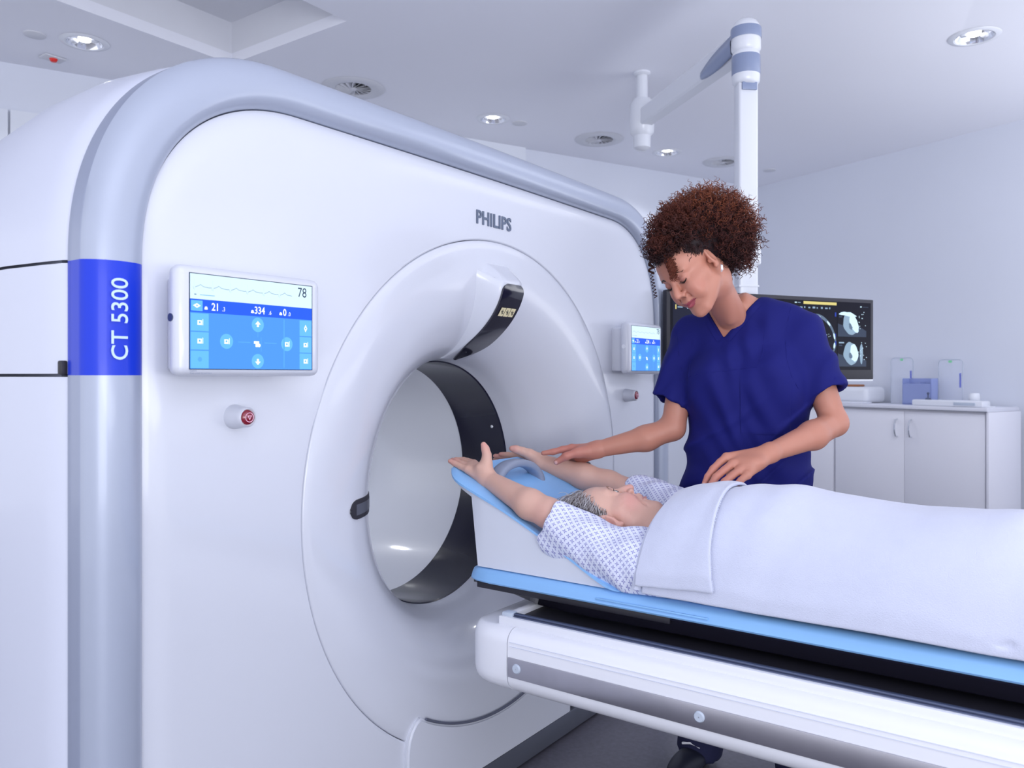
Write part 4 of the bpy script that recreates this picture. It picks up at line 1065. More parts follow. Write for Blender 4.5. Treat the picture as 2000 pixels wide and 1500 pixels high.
# scrub top
fc = Field((1.95, .30, .70), (2.95, 1.45, 1.60), .0048)
fc.ell(NB(0, .012, 1.29), (.192, .125, .19), RB, .06); fc.ell(NB(0, .005, 1.07), (.185, .128, .24), RB, .08); fc.ell(NB(0, 0, .86), (.205, .14, .22), RB, .08)
for sgn in (1, -1): fc.ell(NB(.085 * sgn, .085, 1.255), (.08, .065, .085), RB, .06)
fc.cone(at(1560, 655, 2.47), at(1362, 660, 2.60), .068, .068, .05)
fc.cone(at(1545, 628, 2.47), at(1450, 605, 2.50), .052, .058, .04); fc.cone(at(1368, 645, 2.58), at(1425, 612, 2.53), .050, .055, .04)
RH, LH = at(1307, 783, 2.585), at(1616, 766, 2.405)
fc.cone(at(1350, 668, 2.60), RH, .068, .062, .035, flat=True); fc.cone(at(1566, 664, 2.46), LH, .070, .061, .035, flat=True)
def hollow(a, b, r0, r1):      # opening at the sleeve hem
    d_ = (b - a) / np.linalg.norm(b - a); fc.cone(b - d_ * .03, b + d_ * .08, r0, r1, .004, 's')
hollow(at(1350, 668, 2.60), RH, .046, .050); hollow(at(1566, 664, 2.46), LH, .046, .050)
fold = lambda X, Y, Z: -.0085 * np.exp(-((np.mod(Z * 1.0 + .9 * (Y * nr[1] + X * nr[0]) + .04 * np.sin(9 * Z + 13 * Y), .135) - .06) / .012) ** 2) * np.clip((1.28 - Z) * 6, 0, 1) + (.0046 * np.sin(34 * Z + 9 * np.sin(11 * Y) + 5 * X) * np.sin(17 * Y - 13 * X + 3 * np.sin(9 * Z)) + (.0034) * np.sin(60 * (Z * .5 + Y * .6 - X * .3) + 2.2 * np.sin(14 * Z))) * (1.0 + .8 * np.clip(1.25 - Z, 0, .4) * 2.5)
fc.add(fold)
# V neck
def raycam(f, px, py, fa=2.1, fb_=2.7):
    fs = np.linspace(fa, fb_, 300); P = np.array([at(px, py, q) for q in fs]); v = f.sample(P); i = int(np.argmax(v < 0)); return P[max(i, 1)]
fc0 = fc.F.copy(); Vp = raycam(fc, 1414, 651)

def vneck(X, Y, Z):
    sx = (X - Vp[0]) * nr[0] + (Y - Vp[1]) * nr[1]; fw = (X - Vp[0]) * nf[0] + (Y - Vp[1]) * nf[1]
    return np.maximum(np.maximum((np.abs(sx + .0 * Z) - (Z - Vp[2] + .014) * np.where(sx > 0, .62, .80)) * .9, -fw - .17), (Vp[2] - .014 - Z))
fc.func(vneck, .004, 's')
fc.cone(at(1460, 546, 2.49), at(1456, 480, 2.47), .046, .090, .012, 's')
fc.func(lambda X, Y, Z: Z - .74 + 0 * X + 0 * Y, .004, 's')
Vc, Qc = fc.mesh(); Vc = relax(Vc, Qc, 1, .5)
f1 = Field((1.93, .60, 1.20), (2.66, 1.28, 1.76), .0026)
NH.build(f1, smile=1.0, eye_open=False, lipf=1.05)
neck_lo = at(1440, 640, 2.50)
NH.cone(f1, (0, -.030, -.03), (0, -.035, -.06), .050, .048, k=.03)
f1.cone(NH.w((0, -.030, -.050)), at(1434, 626, 2.49), .050, .044, .03)
f1.cone(NH.w((-.040, -.022, -.055)), at(1425, 625, 2.425), .012, .009, .02)     # neck muscle
cb = raycam(fc, 1414, 640) 
# the chest stays a few millimetres inside the top
fcF = fc.F; fc.F = fc0
kz = int((1.56 - f1.lo[2]) / f1.h); G = np.stack(np.meshgrid(f1.ax[0], f1.ax[1], f1.ax[2][:kz], indexing='ij'), -1).reshape(-1, 3).astype(np.float64)
vv = fc.sample(G).reshape(f1.n[0], f1.n[1], kz).astype(np.float32) + .0068; vv[vv > .06] = .2; fc.F = fcF
f1._apply((slice(None), slice(None), slice(0, kz)), vv, .010, 'u'); del G, vv
V1, Q1 = f1.mesh(); V1 = relax(V1, Q1, 1, .4)
# right arm and hand (image left)
f2 = Field((2.0, 1.0, .86), (2.75, 1.62, 1.42), .0026)
RS, RE, RWr = at(1346, 672, 2.60), at(1314, 836, 2.56), at(1166, 878, 2.575)
f2.cone(RS, RE, .050, .037, .02); f2.cone(RE, at(1262, 856, 2.56), .037, .039, .02); f2.cone(at(1262, 856, 2.56), RWr, .039, .0255, .02)
pl = [(1118, 877, 2.60), (1122, 884, 2.62), (1128, 891, 2.63), (1136, 898, 2.63)]
for p, r in zip(pl, (.016, .016, .016, .015)): f2.cone(RWr, at(*p), .020, r, .016)
f2.cone(at(1152, 881, 2.57), at(1130, 884, 2.565), .020, .017, .014)
f2.chain(A3([(1116, 875, 2.60), (1098, 878, 2.60), (1080, 882.5, 2.60), (1061, 885, 2.60)]), [.0125, .0105, .0098, .0078], .006)
f2.chain(A3([(1120, 884, 2.62), (1104, 889, 2.66), (1094, 899, 2.69), (1090, 911, 2.70)]), [.0125, .0105, .0098, .008], .005)
f2.chain(A3([(1127, 892, 2.63), (1112, 896, 2.68), (1104, 906, 2.71), (1102, 918, 2.71)]), [.0120, .010, .0092, .008], .005)
f2.chain(A3([(1136, 899, 2.63), (1122, 902, 2.68), (1116, 911, 2.71), (1116, 921, 2.71)]), [.0110, .009, .0085, .007], .005)
f2.chain(A3([(1146, 882, 2.565), (1127, 884, 2.56), (1106, 891, 2.555), (1087, 902.5, 2.563)]), [.0175, .0145, .0118, .0095], .008)
V2, Q2 = f2.mesh(); V2 = relax(V2, Q2, 1, .4)
# left arm and hand (image right)
f3 = Field((1.85, .42, .90), (2.75, .95, 1.40), .0026)
LS, LE, LWr = at(1570, 668, 2.46), at(1630, 826, 2.40), at(1505, 884, 2.235)
f3.cone(LS, LE, .050, .037, .02); f3.cone(LE, at(1588, 850, 2.33), .037, .040, .02); f3.cone(at(1588, 850, 2.33), LWr, .040, .0255, .02)
MC = A3([(1419, 893, 2.225), (1431, 906, 2.20), (1445, 918, 2.18), (1459, 928, 2.165)])
for p, r in zip(MC, (.0125, .0125, .012, .011)): f3.cone(LWr, p, .0215, r, .014)
f3.ell(at(1470, 902, 2.20), (.030, .034, .016), None, .02)
hand_knuckles(f3, MC, .0125)
f3.chain([MC[0]] + A3([(1406, 903, 2.215), (1393, 916, 2.20), (1382, 931, 2.19), (1376, 944, 2.185)]), [.0122, .0103, .0102, .0088, .0074], .003)
f3.chain([MC[1]] + A3([(1415, 918, 2.185), (1398, 932, 2.17), (1390, 945, 2.165), (1387, 956, 2.165)]), [.0122, .0106, .0104, .009, .0076], .003)
f3.chain([MC[2]] + A3([(1430, 929, 2.165), (1415, 941, 2.155), (1407, 952, 2.155), (1404, 962, 2.155)]), [.0120, .0102, .010, .0088, .0074], .003)
f3.chain([MC[3]] + A3([(1447, 938, 2.15), (1437, 948, 2.145), (1430, 957, 2.145)]), [.0110, .009, .0085, .007], .003)
f3.chain(A3([(1490, 893, 2.25), (1462, 905, 2.26), (1440, 918, 2.26), (1424, 928, 2.255)]), [.017, .014, .011, .0085], .006)
V3, Q3 = f3.mesh(); V3 = relax(V3, Q3, 1, .4)
f4 = Field((2.1, .3, 0), (2.95, 1.4, 1.5), .009)
f4.ell(NB(0, .0, 1.27), (.165, .10, .20), RB, .05); f4.ell(NB(0, 0, 1.05), (.15, .10, .2), RB, .05); f4.ell(NB(0, 0, .90), (.175, .11, .14), RB, .05)
FT = {1: (2.53, 1.05), -1: (2.58, .74)}
for sgn in (1, -1):
    kn = NB(.10 * sgn, -.035, .50); hp_ = NB(.09 * sgn, 0, .86); an = np.array([*FT[sgn], .09]); an = an * [1, 1, 1]
    f4.cone(hp_, kn, .082, .055, .03); f4.cone(kn, an, .052, .030, .02)
V4, Q4 = f4.mesh()
skinN = np.array([.50, .215, .15])
def nurse_col(P):
    L = NH.l(P); c = np.tile(skinN, (len(P), 1)); hd = (gauss(L, (0, .05, 0), (.3, .3, .3)) > .2)
    def mixc(w_, t): 
        nonlocal c; w_ = np.clip(w_, 0, 1)[:, None]; c = c * (1 - w_) + np.array(t) * w_
    ch = gauss(L, (-.040, .068, -.028), (.022, .03, .020)) + gauss(L, (.040, .068, -.028), (.022, .03, .020)); mixc(ch * .45, (.50, .155, .12))
    mixc(gauss(L, (0, .114, -.020), (.012, .014, .012)) * .35, (.52, .19, .15))
    z0 = -.0592 + .006 * np.clip(np.abs(L[:, 0]) / .026, 0, 1) ** 1.5
    dz = L[:, 2] - z0; wlip = np.clip(1 - (np.abs(L[:, 0]) / .0285) ** 2, 0, 1)
    lip = (L[:, 1] > .078) & (dz < .0085 * wlip ** .7) & (dz > -.0125 * wlip ** .7) & (np.abs(L[:, 0]) < .0285); mixc(lip * .9, (.30, .045, .075))
    lid = gauss(L, (-.031, .089, .0135), (.014, .02, .010)) + gauss(L, (.031, .089, .0135), (.014, .02, .010)); mixc(lid * .5, (.36, .13, .12))
    sc = np.clip((L[:, 2] - .075 + .9 * np.clip(.03 - L[:, 1], 0, 1)) / .01, 0, 1) * hd * (L[:, 2] > .02) ; sc *= (np.linalg.norm(L, axis=1) < .17)
    mixc(sc * .95, (.03, .012, .012))
    hands = np.maximum(np.exp(-(np.linalg.norm(P - at(1105, 886, 2.58), axis=1) / .09) ** 2), .6 * np.exp(-(np.linalg.norm(P - at(1395, 935, 2.18), axis=1) / .06) ** 2))
    mixc(hands * .55, (.52, .16, .14))
    for q, r in ((at(1084, 904, 2.552), .0085), (at(1375, 947, 2.176), .007), (at(1387, 957, 2.155), .007)): mixc((np.linalg.norm(P - q, axis=1) < r) * .8, (.72, .42, .38))
    return c
nurse = thing('person', 'standing person in a navy short-sleeved scrub top with big curly auburn hair', 'person', (*NC, 0))
mesh_obj('body', [(V1, Q1), (V2, Q2), (V3, Q3), (V4, Q4)], SK, nurse, nurse_col)
CL = mat('navy_scrub_cotton', (.0085, .0105, .135), .78, bump=(700, .18, .0005), noise=(5, .10)); CL.node_tree.nodes['Principled BSDF'].inputs['Specular IOR Level'].default_value = .2
top = mesh_obj('scrub_top', [(Vc, Qc)], CL, nurse)
def stick(pts2, fw0=.35, off=.0):
    """project (right, z) points of the person's front onto the scrub top"""
    out = []
    for sr, z in pts2:
        fws = np.linspace(fw0, -.1, 260); P = np.array([NB(sr, fw, z) for fw in fws]); v = fc.sample(P); i = np.argmax(v < 0)
        if i > 0:
            t = v[i - 1] / (v[i - 1] - v[i]); fw = fws[i - 1] + (fws[i] - fws[i - 1]) * t
        else: fw = fws[i]
        out.append(NB(sr, fw + off, z))
    return out
def patch(name, s0, s1, z0, z1, th=.0022):
    ns, nz = 26, 26; g = [[(s0 + (s1 - s0) * i / ns, z0 + (z1 - z0) * j / nz) for i in range(ns + 1)] for j in range(nz + 1)]
    P = np.array([stick(r) for r in g]); fr = P + np.array([nf[0], nf[1], 0]) * th; bk = P - np.array([nf[0], nf[1], 0]) * .004
    rows = [np.vstack([bk[j][:1], fr[j], bk[j][-1:]]) for j in range(nz + 1)]
    rows = [np.vstack([bk[0][:1], bk[0], bk[0][-1:]])] + rows + [np.vstack([bk[-1][:1], bk[-1], bk[-1][-1:]])]
    V, F = loft(rows); return autosmooth(pydata(name, V, F, CL, nurse), 60)
pk = patch('chest_pocket', -.135, .005, 1.105, 1.268)
def seam(name, pts, r=.0011):
    b = B(); b.tube(stick(pts), r, 6); b.build(name, CL, top)
def seam_px(name, pts, r=.0017):
    q = np.array(pts, float); t = np.arange(len(q)); u = np.linspace(0, len(q) - 1, 26); P = [raycam(fc, np.interp(k, t, q[:, 0]), np.interp(k, t, q[:, 1]), 2.15, 2.75) for k in u]
    b = B(); b.tube(P, r, 6); b.build(name, CL, top)
seam_px('yoke_seam', [(1346, 736), (1364, 730), (1420, 724), (1479, 717)])
seam_px('yoke_seam', [(1353, 655), (1349, 700), (1345, 738)]); seam_px('yoke_seam', [(1494, 640), (1489, 690), (1480, 717)])
seam_px('armhole_seam', [(1545, 600), (1534, 650), (1536, 700), (1546, 735), (1560, 760)]); seam_px('armhole_seam', [(1322, 645), (1326, 690), (1336, 745)])
seam('pocket_seam', [(s, 1.2615) for s in np.linspace(-.132, .002, 20)])
seam_px('waist_seam', [(1452, 864), (1447, 900), (1446, 935)])
# neckline band
for sg in (1, -1):
    pts = [(sg * (k * (.62 if sg > 0 else .80) * .115 + .002) + ((Vp[:2] - NC) @ nr), Vp[2] - .014 + k * .115) for k in np.linspace(-.02, .95, 18)]
    rows = []
    for (s0, z) in pts:
        q = stick([(s0 + sg * .007, z - .004), (s0 + sg * .019, z - .010)])
        if max((q[0] - Vp)[:2] @ nf, (q[1] - Vp)[:2] @ nf) > .04 or min((q[0] - Vp)[:2] @ nf, (q[1] - Vp)[:2] @ nf) < -.16: continue
        n3 = np.array([nf[0], nf[1], 0]) * .0018
        rows.append(np.array([q[0] - n3 * 3, q[0] + n3, q[1] + n3, q[1] - n3 * 2]))
    V, F = loft(rows); autosmooth(pydata('neck_band', V, F, CL, top), 60)
# trousers
ft = Field((2.1, .3, .0), (2.95, 1.4, 1.0), .008)
ft.ell(NB(0, 0, .87), (.185, .125, .14), RB, .05)
for sgn in (1, -1):
    kn = NB(.10 * sgn, -.035, .50); hp_ = NB(.09 * sgn, 0, .84); an = np.array([*FT[sgn], .035])
    ft.cone(hp_, kn, .098, .080, .03); ft.cone(kn, an, .078, .074, .02, flat=True)
ft.add(lambda X, Y, Z: .003 * np.sin(30 * Z + 8 * Y) * np.sin(20 * X + 9 * Z))
mesh_obj('trousers', [ft.mesh()], M['trouser'], nurse)
for sgn in (1, -1):
    x, y = FT[sgn]; fs = Field((x - .26, y - .12, 0), (x + .1, y + .12, .16), .005)
    fs.ell((x - .09, y, .035), (.135, .047, .035), None, .01); fs.ell((x - .0, y, .05), (.05, .043, .05), None, .02); fs.func(lambda X, Y, Z: Z - .004 + 0 * X + 0 * Y, .004, 's')
    sh = mesh_obj('shoe', [fs.mesh()], M['shoe'], nurse)
    b = B()
    b.tube([(x - .07 , y - .03, .078), (x - .075, y, .088), (x - .07, y + .03, .078)], .004, 6); b.build('shoelace', M['lace'], sh)
# face details
def lashes(Hd, f, x, z0, drop, parent, n=17, w_=.0130, r=.0014, ln=.0062):
    us = np.linspace(-1, 1, 15); pts = [Hd.w(Hd.surf(f, x + w_ * u, z0 - drop * (1 - u * u), off=.0004)) for u in us]
    b = B(); b.tube(pts, [r * Hd.s * (.45 + .75 * (1 - abs(u))) for u in us], 6); b.build('eyelash_line', M['lash'], parent)
    b = B()
    for u in np.linspace(-.95, .95, n):
        p = np.array(Hd.surf(f, x + w_ * u, z0 - drop * (1 - u * u))); q = p + np.array([u * .0035, ln, -ln * .5 if drop > 0 else ln * .4]); b.tube([Hd.w(p), Hd.w((p + q) / 2 + [0, 0, -.0006]), Hd.w(q)], [.0006, .0005, .0002], 4)
    o = b.build('eyelashes', M['lash'], parent); o['kind'] = 'stuff'
for x in (-.031, .031): lashes(NH, f1, x, .0095, .0060, nurse)
def brow(Hd, f, sgn, parent, m, z=.034, arch=.005, r=.0026):
    b = B(); us = np.linspace(0, 1, 16)
    pts = [Hd.w(Hd.surf(f, sgn * (.012 + .036 * u), z + arch * math.sin(PI * min(1, u * 1.15)) - .003 * u, off=-.0004)) for u in us]
    b.tube(pts, [r * Hd.s * (.7 + .5 * math.sin(PI * min(1, u * 1.4 + .1)) - .85 * u ** 2) for u in us], 6); b.build('eyebrow', m, parent)
    b = B()
    for u in np.linspace(0, .97, 34):
        p = np.array(Hd.surf(f, sgn * (.012 + .036 * u), z + arch * math.sin(PI * min(1, u * 1.15)) - .003 * u + rng.normal() * .0012)); q = p + np.array([sgn * .006, -.0010, .0018 * (1 - u)]); b.tube([Hd.w(p), Hd.w(q)], [.0004, .0002], 4)
    o = b.build('eyebrow_hairs', m, parent); o['kind'] = 'stuff'
browm = mat('eyebrow_brown', (.035, .016, .014), .7)
for sg in (1, -1): brow(NH, f1, sg, nurse, browm)
b = B(); ep = NH.w((-.082, -.006, -.036)); b.tube([ep + np.array([0, 0, .008]), ep + np.array([-.006, -.004, .004]), ep + np.array([-.007, -.005, -.006]), ep + np.array([-.003, -.002, -.012])], [.002, .0036, .0040, .0022], 10); b.build('earring', M['pearl'], nurse, label='small pearly hoop earring')

# ---- hair as strands (tubes), one mesh per person
def strands(name, paths, radii, cols, parent, m, sides=4, label=None):
    Vs, Qs, Cs, o = [], [], [], 0
    for P, r, c in zip(paths, radii, cols):
        n = len(P); T = np.gradient(P, axis=0); T /= np.linalg.norm(T, axis=1, keepdims=True) + 1e-9
        ref = np.array([.31, .52, .79]); A = np.cross(T, ref); A /= np.linalg.norm(A, axis=1, keepdims=True) + 1e-9; Bn = np.cross(T, A)
        rr = r * np.r_[np.ones(n - 2), .8, .3]
        ring = [P + (A * math.cos(2 * PI * k / sides) + Bn * math.sin(2 * PI * k / sides)) * rr[:, None] for k in range(sides)]
        V = np.stack(ring, 1).reshape(-1, 3); i = np.arange(n - 1)[:, None] * sides; k = np.arange(sides)[None]
        q = np.stack([i + k, i + (k + 1) % sides, i + sides + (k + 1) % sides, i + sides + k], -1).reshape(-1, 4)
        Vs.append(V); Qs.append(q + o); o += len(V); Cs.append(np.repeat(c if c.ndim == 2 else np.tile(c, (n, 1)), sides, 0))
    V = np.concatenate(Vs); Q = np.concatenate(Qs); cc = np.concatenate(Cs)
    return mesh_obj(name, [(V, Q)], m, parent, cc, label)
def helix(p, d, L, rad, turns, n=None, grow=0., ph=None):
    d = np.array(d, float); d /= np.linalg.norm(d); a = np.cross(d, [.2, .3, .93]); a /= np.linalg.norm(a); b_ = np.cross(d, a)
    n = n or int(turns * 9); t = np.linspace(0, 1, n); ph = rng.uniform(0, 6.28) if ph is None else ph
    rr = rad * np.minimum(1, .35 + t * 3)
    return np.array(p) + d * (t * L)[:, None] + (np.cos(2 * PI * turns * t + ph) * rr)[:, None] * a + (np.sin(2 * PI * turns * t + ph) * rr)[:, None] * b_
hair_n = None
HCp = at(1378, 458, 2.37); hrx = np.array([.146, .150, .128])   # cloud centre and radii (camera right, forward, up)
camR = np.array([[XR, XF, 0], [YR, YF, 0], [0, 0, 1]])
def cloud(u): return HCp + (u * hrx) @ camR.T
fb = Field(HCp - .20, HCp + .20, .006)
fb.ell(HCp + np.array([0, 0, 0]), hrx * .80, camR, .03); fb.ell(NH.w((0, -.030, .055)), (.084, .090, .080), NH.R, .03)
fb.cone(NH.w((0, -.075, .02)), NH.w((0, -.068, -.045)), .052, .030, .03)
fb.add(lambda X, Y, Z: .007 * np.sin(75 * X + 20 * Z) * np.sin(70 * Y) * np.sin(80 * Z + 15 * Y))
# keep the face and ear clear
fb.ell(NH.w((0, .075, -.01)), np.array([.080, .065, .093]) , NH.R, .012, 's'); fb.ell(NH.w((-.075, .000, -.012)), (.03, .030, .050), NH.R, .008, 's')
Vb, Qb = fb.mesh(); 
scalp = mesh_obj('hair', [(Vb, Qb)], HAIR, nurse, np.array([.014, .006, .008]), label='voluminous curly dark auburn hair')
paths, radii, cols = [], [], []
def face_clear(P):
    L = NH.l(P)
    a = (((L - [0, .085, -.012]) / [.080, .075, .095]) ** 2).sum(1) < 1
    b_ = (((L - [-.080, .002, -.012]) / [.026, .026, .042]) ** 2).sum(1) < 1
    return ~(a | b_)
N_ = 0
while N_ < 4300:
    u = rng.normal(size=3); u /= np.linalg.norm(u); rad_ = rng.uniform(.66, .98)
    if u[2] < -.55 and u[0] < .2: continue
    p = cloud(u * rad_); out = (p - HCp); out /= np.linalg.norm(out); d = out + rng.normal(size=3) * .75 + np.array([0, 0, -.15])
    L = rng.uniform(.022, .05); P = helix(p, d, L, rng.uniform(.0028, .0052), rng.uniform(1.6, 3.4), n=20)
    if not face_clear(P).all(): continue
    if ((P - HCp) @ camR / hrx * 1.0)[:, 2].min() < -1.15: continue
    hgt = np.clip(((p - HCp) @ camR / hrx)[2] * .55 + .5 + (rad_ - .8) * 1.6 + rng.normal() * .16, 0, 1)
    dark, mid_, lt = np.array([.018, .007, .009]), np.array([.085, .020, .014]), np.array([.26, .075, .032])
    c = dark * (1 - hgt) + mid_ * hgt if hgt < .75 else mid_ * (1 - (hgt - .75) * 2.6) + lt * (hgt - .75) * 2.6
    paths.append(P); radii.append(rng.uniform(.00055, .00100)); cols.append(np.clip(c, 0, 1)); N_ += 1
for i in range(2100):     # fuller curls towards the forehead
    u = rng.normal(size=3); u /= np.linalg.norm(u); cc_ = at(1322, 462, 2.28) if i % 3 else at(1296, 488, 2.25); p = cc_ + (u * np.array([.082, .085, .092]) * rng.uniform(.5, 1) * (1 if i % 3 else .42)) @ camR.T
    out = p - HCp; out /= np.linalg.norm(out); P = helix(p, out + rng.normal(size=3) * .8, rng.uniform(.02, .04), rng.uniform(.0028, .005), rng.uniform(1.6, 3.2), n=20)
    if not face_clear(P).all(): continue
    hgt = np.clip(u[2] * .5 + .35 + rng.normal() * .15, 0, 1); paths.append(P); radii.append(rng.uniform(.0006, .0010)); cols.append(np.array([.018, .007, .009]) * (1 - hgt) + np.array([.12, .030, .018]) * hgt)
# loose frizz at the outline
for i in range(420):
    u = rng.normal(size=3); u /= np.linalg.norm(u)
    if u[2] < -.2: continue
    p = cloud(u * .97); out = (p - HCp); out /= np.linalg.norm(out); P = helix(p, out + rng.normal(size=3) * .8, rng.uniform(.02, .04), rng.uniform(.002, .004), rng.uniform(1.5, 3), n=16)
    if face_clear(P).all(): paths.append(P); radii.append(.0004); cols.append(np.array([.16, .05, .03]))
# scalp hair swept up from the hairline (local head frame)
for i in range(900):
    side = rng.choice([-1, 1], p=[.8, .2]); a = rng.uniform(-.2, 1.0)
    y0 = .075 - .10 * a; z0 = .085 - .075 * max(0, a) ** 1.2
    nrm = np.array([side * (.35 + .65 * a), .75 - 1.0 * a, .6]); nrm /= np.linalg.norm(nrm)
    st = np.array([side * (.030 + .046 * min(1, a * 1.1)), y0, z0]) + rng.normal(size=3) * .004; P0 = []
    v = np.array([0, -.7, .75])
    for k in range(9):
        q = st + v * .006 * k; rr = ((q - [0, -.012, .048]) / [.0755, .0985, .0825]); rr = np.linalg.norm(rr); q = np.array([0, -.012, .048]) + (q - [0, -.012, .048]) / rr * 1.02; P0.append(NH.w(q + rng.normal(size=3) * .0006))
    P0 = np.array(P0)
    Lq = NH.l(P0)
    if face_clear(P0).all() and not ((Lq[:, 1] > .045) & (Lq[:, 2] < .085)).any(): paths.append(P0); radii.append(.0007); cols.append(np.array([.02, .009, .010]) * rng.uniform(.7, 2))
# nape
for i in range(260):
    p = NH.w((rng.uniform(-.06, .02), -.085 + rng.normal() * .012, rng.uniform(-.03, .03))); P = helix(p, (-.2 + rng.normal() * .3, -.5 + rng.normal() * .4, -.7), rng.uniform(.02, .045), .0035, 2.4, n=18)
    paths.append(P); radii.append(.0007); cols.append(np.array([.025, .010, .010]))
# curls hanging at the back right, at pixels (1440-1475, 470-540)
for i in range(130):
    px, py = rng.uniform(1425, 1468), rng.uniform(455, 500); p = at(px, py, 2.42 + rng.normal() * .03); P = helix(p, (rng.normal() * .25, -.1 + rng.normal() * .25, -1), rng.uniform(.04, .075), .0052, rng.uniform(3, 4.5), n=34)
    paths.append(P); radii.append(.0009); cols.append(np.array([.10, .028, .020]) * rng.uniform(.6, 1.3))
# fringe curls over the forehead and the long tendril on the left
for i in range(78):
    a0_ = np.array([1296 + rng.uniform(-8, 16), 486 + rng.uniform(-8, 14)]); a1_ = np.array([1318 + rng.uniform(-9, 6), 547 + rng.uniform(-22, 4)])
    fz = 2.222; p, q = at(*a0_, fz + .012), at(*a1_, fz - .012); P = helix(p, q - p, np.linalg.norm(q - p), rng.uniform(.0028, .0042), rng.uniform(4.5, 7), n=56)
    paths.append(P); radii.append(.0008); cols.append(np.array([.14, .035, .020]) * rng.uniform(.5, 1.3))
for i in range(3):
    p, q = at(1272, 486, 2.25), at(1272, 536, 2.25); P = helix(p, q - p, np.linalg.norm(q - p), .0070, 4.2, n=70, ph=i * .35); paths.append(P); radii.append(.0026); cols.append(np.array([.030, .010, .010]))
p, q = at(1272, 534, 2.25), at(1281, 582, 2.25); P = helix(p, q - p, np.linalg.norm(q - p), .0045, 7.5, n=90); paths.append(P); radii.append(.0014); cols.append(np.array([.030, .010, .010]))
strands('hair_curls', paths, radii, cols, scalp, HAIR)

# ================= lying person (patient) =================
PH = Head((1.952, 1.064, .8635), [[-.7794, .4978, -.3805], [-.4475, -.0173, .8941], [.4385, .8671, .2363]], 1.05)
g1 = Field((1.70, .70, .72), (2.32, 1.24, 1.06), .0026)
PH.build(g1, smile=0, jowl=.004, eye_open=True, lipf=.85, nose=1.18)
for x in (-1, 1): PH.cone(g1, (x * .026, .088, -.062), (x * .031, .076, -.085), .0022, .0018, .006, 's'); PH.cone(g1, (x * .022, .094, -.001), (x * .038, .084, -.001), .0022, .0018, .006, 's'); PH.cone(g1, (x * .024, .062, -.110), (x * .064, .0, -.066), .0040, .0030, .012, 's'); PH.ell(g1, (x * .034, .098, .012), (.018, .013, .012), .012, 's') if False else None; PH.cone(g1, (x * .040, .078, -.048), (x * .043, .062, -.078), .0026, .0020, .012, 's')
g1.cone(PH.w((0, -.02, -.05)), (2.00, .90, .83), .052, .055, .04)
g1.cone(PH.w((0, .045, -.085)), (2.00, .93, .865), .030, .030, .035)
g1.ell((2.01, .84, .83), (.16, .12, .085), None, .05)
W1, U1 = g1.mesh(); W1 = relax(W1, U1, 1, .4)
# near arm (her right)
g2 = Field((1.66, .88, .74), (2.02, 1.66, 1.12), .0026)
PSn, PEn, PWn = (1.855, .965, .795), at(1073, 1003, 2.178), at(953, 936, 2.350)
g2.cone(PSn, PEn, .046, .039, .02); g2.cone(PEn, at(1035, 985, 2.21), .039, .040, .02); g2.cone(at(1035, 985, 2.21), PWn, .040, .0255, .02)
kn = A3([(914, 917, 2.375), (916, 912, 2.395), (920, 907.5, 2.415), (926, 905, 2.435)])
for p, r in zip(kn, (.0125, .0125, .0125, .012)): g2.cone(PWn, p, .0215, r, .014)
g2.chain([kn[0]] + A3([(900, 911, 2.392), (888, 905, 2.405), (879, 900.5, 2.412)]), [.0115, .0095, .0088, .007], .003)
g2.chain([kn[1]] + A3([(902, 906, 2.415), (892, 901, 2.43), (884, 898, 2.44)]), [.0115, .0098, .009, .007], .003)
g2.chain([kn[2]] + A3([(907, 902, 2.44), (899, 899, 2.455), (890, 897, 2.46)]), [.0115, .0098, .009, .007], .003)
g2.chain([kn[3]] + A3([(913, 900, 2.46), (905, 898, 2.47), (898, 897, 2.48)]), [.011, .009, .0085, .007], .003)
g2.cone(PWn, at(940, 915, 2.355), .020, .019, .014); g2.chain(A3([(950, 918, 2.352), (950, 903, 2.355), (951, 889, 2.358), (948, 877, 2.36), (944.5, 868.5, 2.362)]), [.021, .0165, .0125, .0108, .0085], .008)
W2_, U2 = g2.mesh(); W2_ = relax(W2_, U2, 1, .4)
# far arm
g3 = Field((1.95, .88, .80), (2.55, 1.78, 1.12), .0028)
PSf, PEf, PWf = at(1288, 985, 2.45), at(1188, 944, 2.57), at(1056, 903, 2.655)
g3.cone(PSf, PEf, .048, .039, .02); g3.cone(PEf, at(1140, 931, 2.60), .039, .041, .02); g3.cone(at(1140, 931, 2.60), PWf, .041, .0265, .02)
kn = A3([(1024, 890.5, 2.69), (1023, 894, 2.705), (1023, 898, 2.72), (1026, 901, 2.73)])
for p in kn: g3.cone(PWf, p, .0215, .0125, .014)
for q, (a_, b_, c_) in zip(kn, ([(1007, 889, 2.715), (992, 888, 2.73), (978, 887, 2.745)], [(1003, 892, 2.73), (985, 891.5, 2.75), (967, 890.5, 2.765)], [(1003, 896, 2.745), (985, 897, 2.765), (967, 897, 2.78)], [(1007, 900, 2.755), (991, 902, 2.77), (977, 903, 2.78)])):
    g3.chain([q] + A3([a_, b_, c_]), [.0118, .010, .0092, .0075], .003)
g3.chain(A3([(1050, 896, 2.65), (1034, 887, 2.65), (1020, 881.5, 2.65), (1008, 877.5, 2.65), (1000, 876, 2.65)]), [.021, .017, .0135, .012, .0098], .008)
W3, U3 = g3.mesh(); W3 = relax(W3, U3, 1, .4)
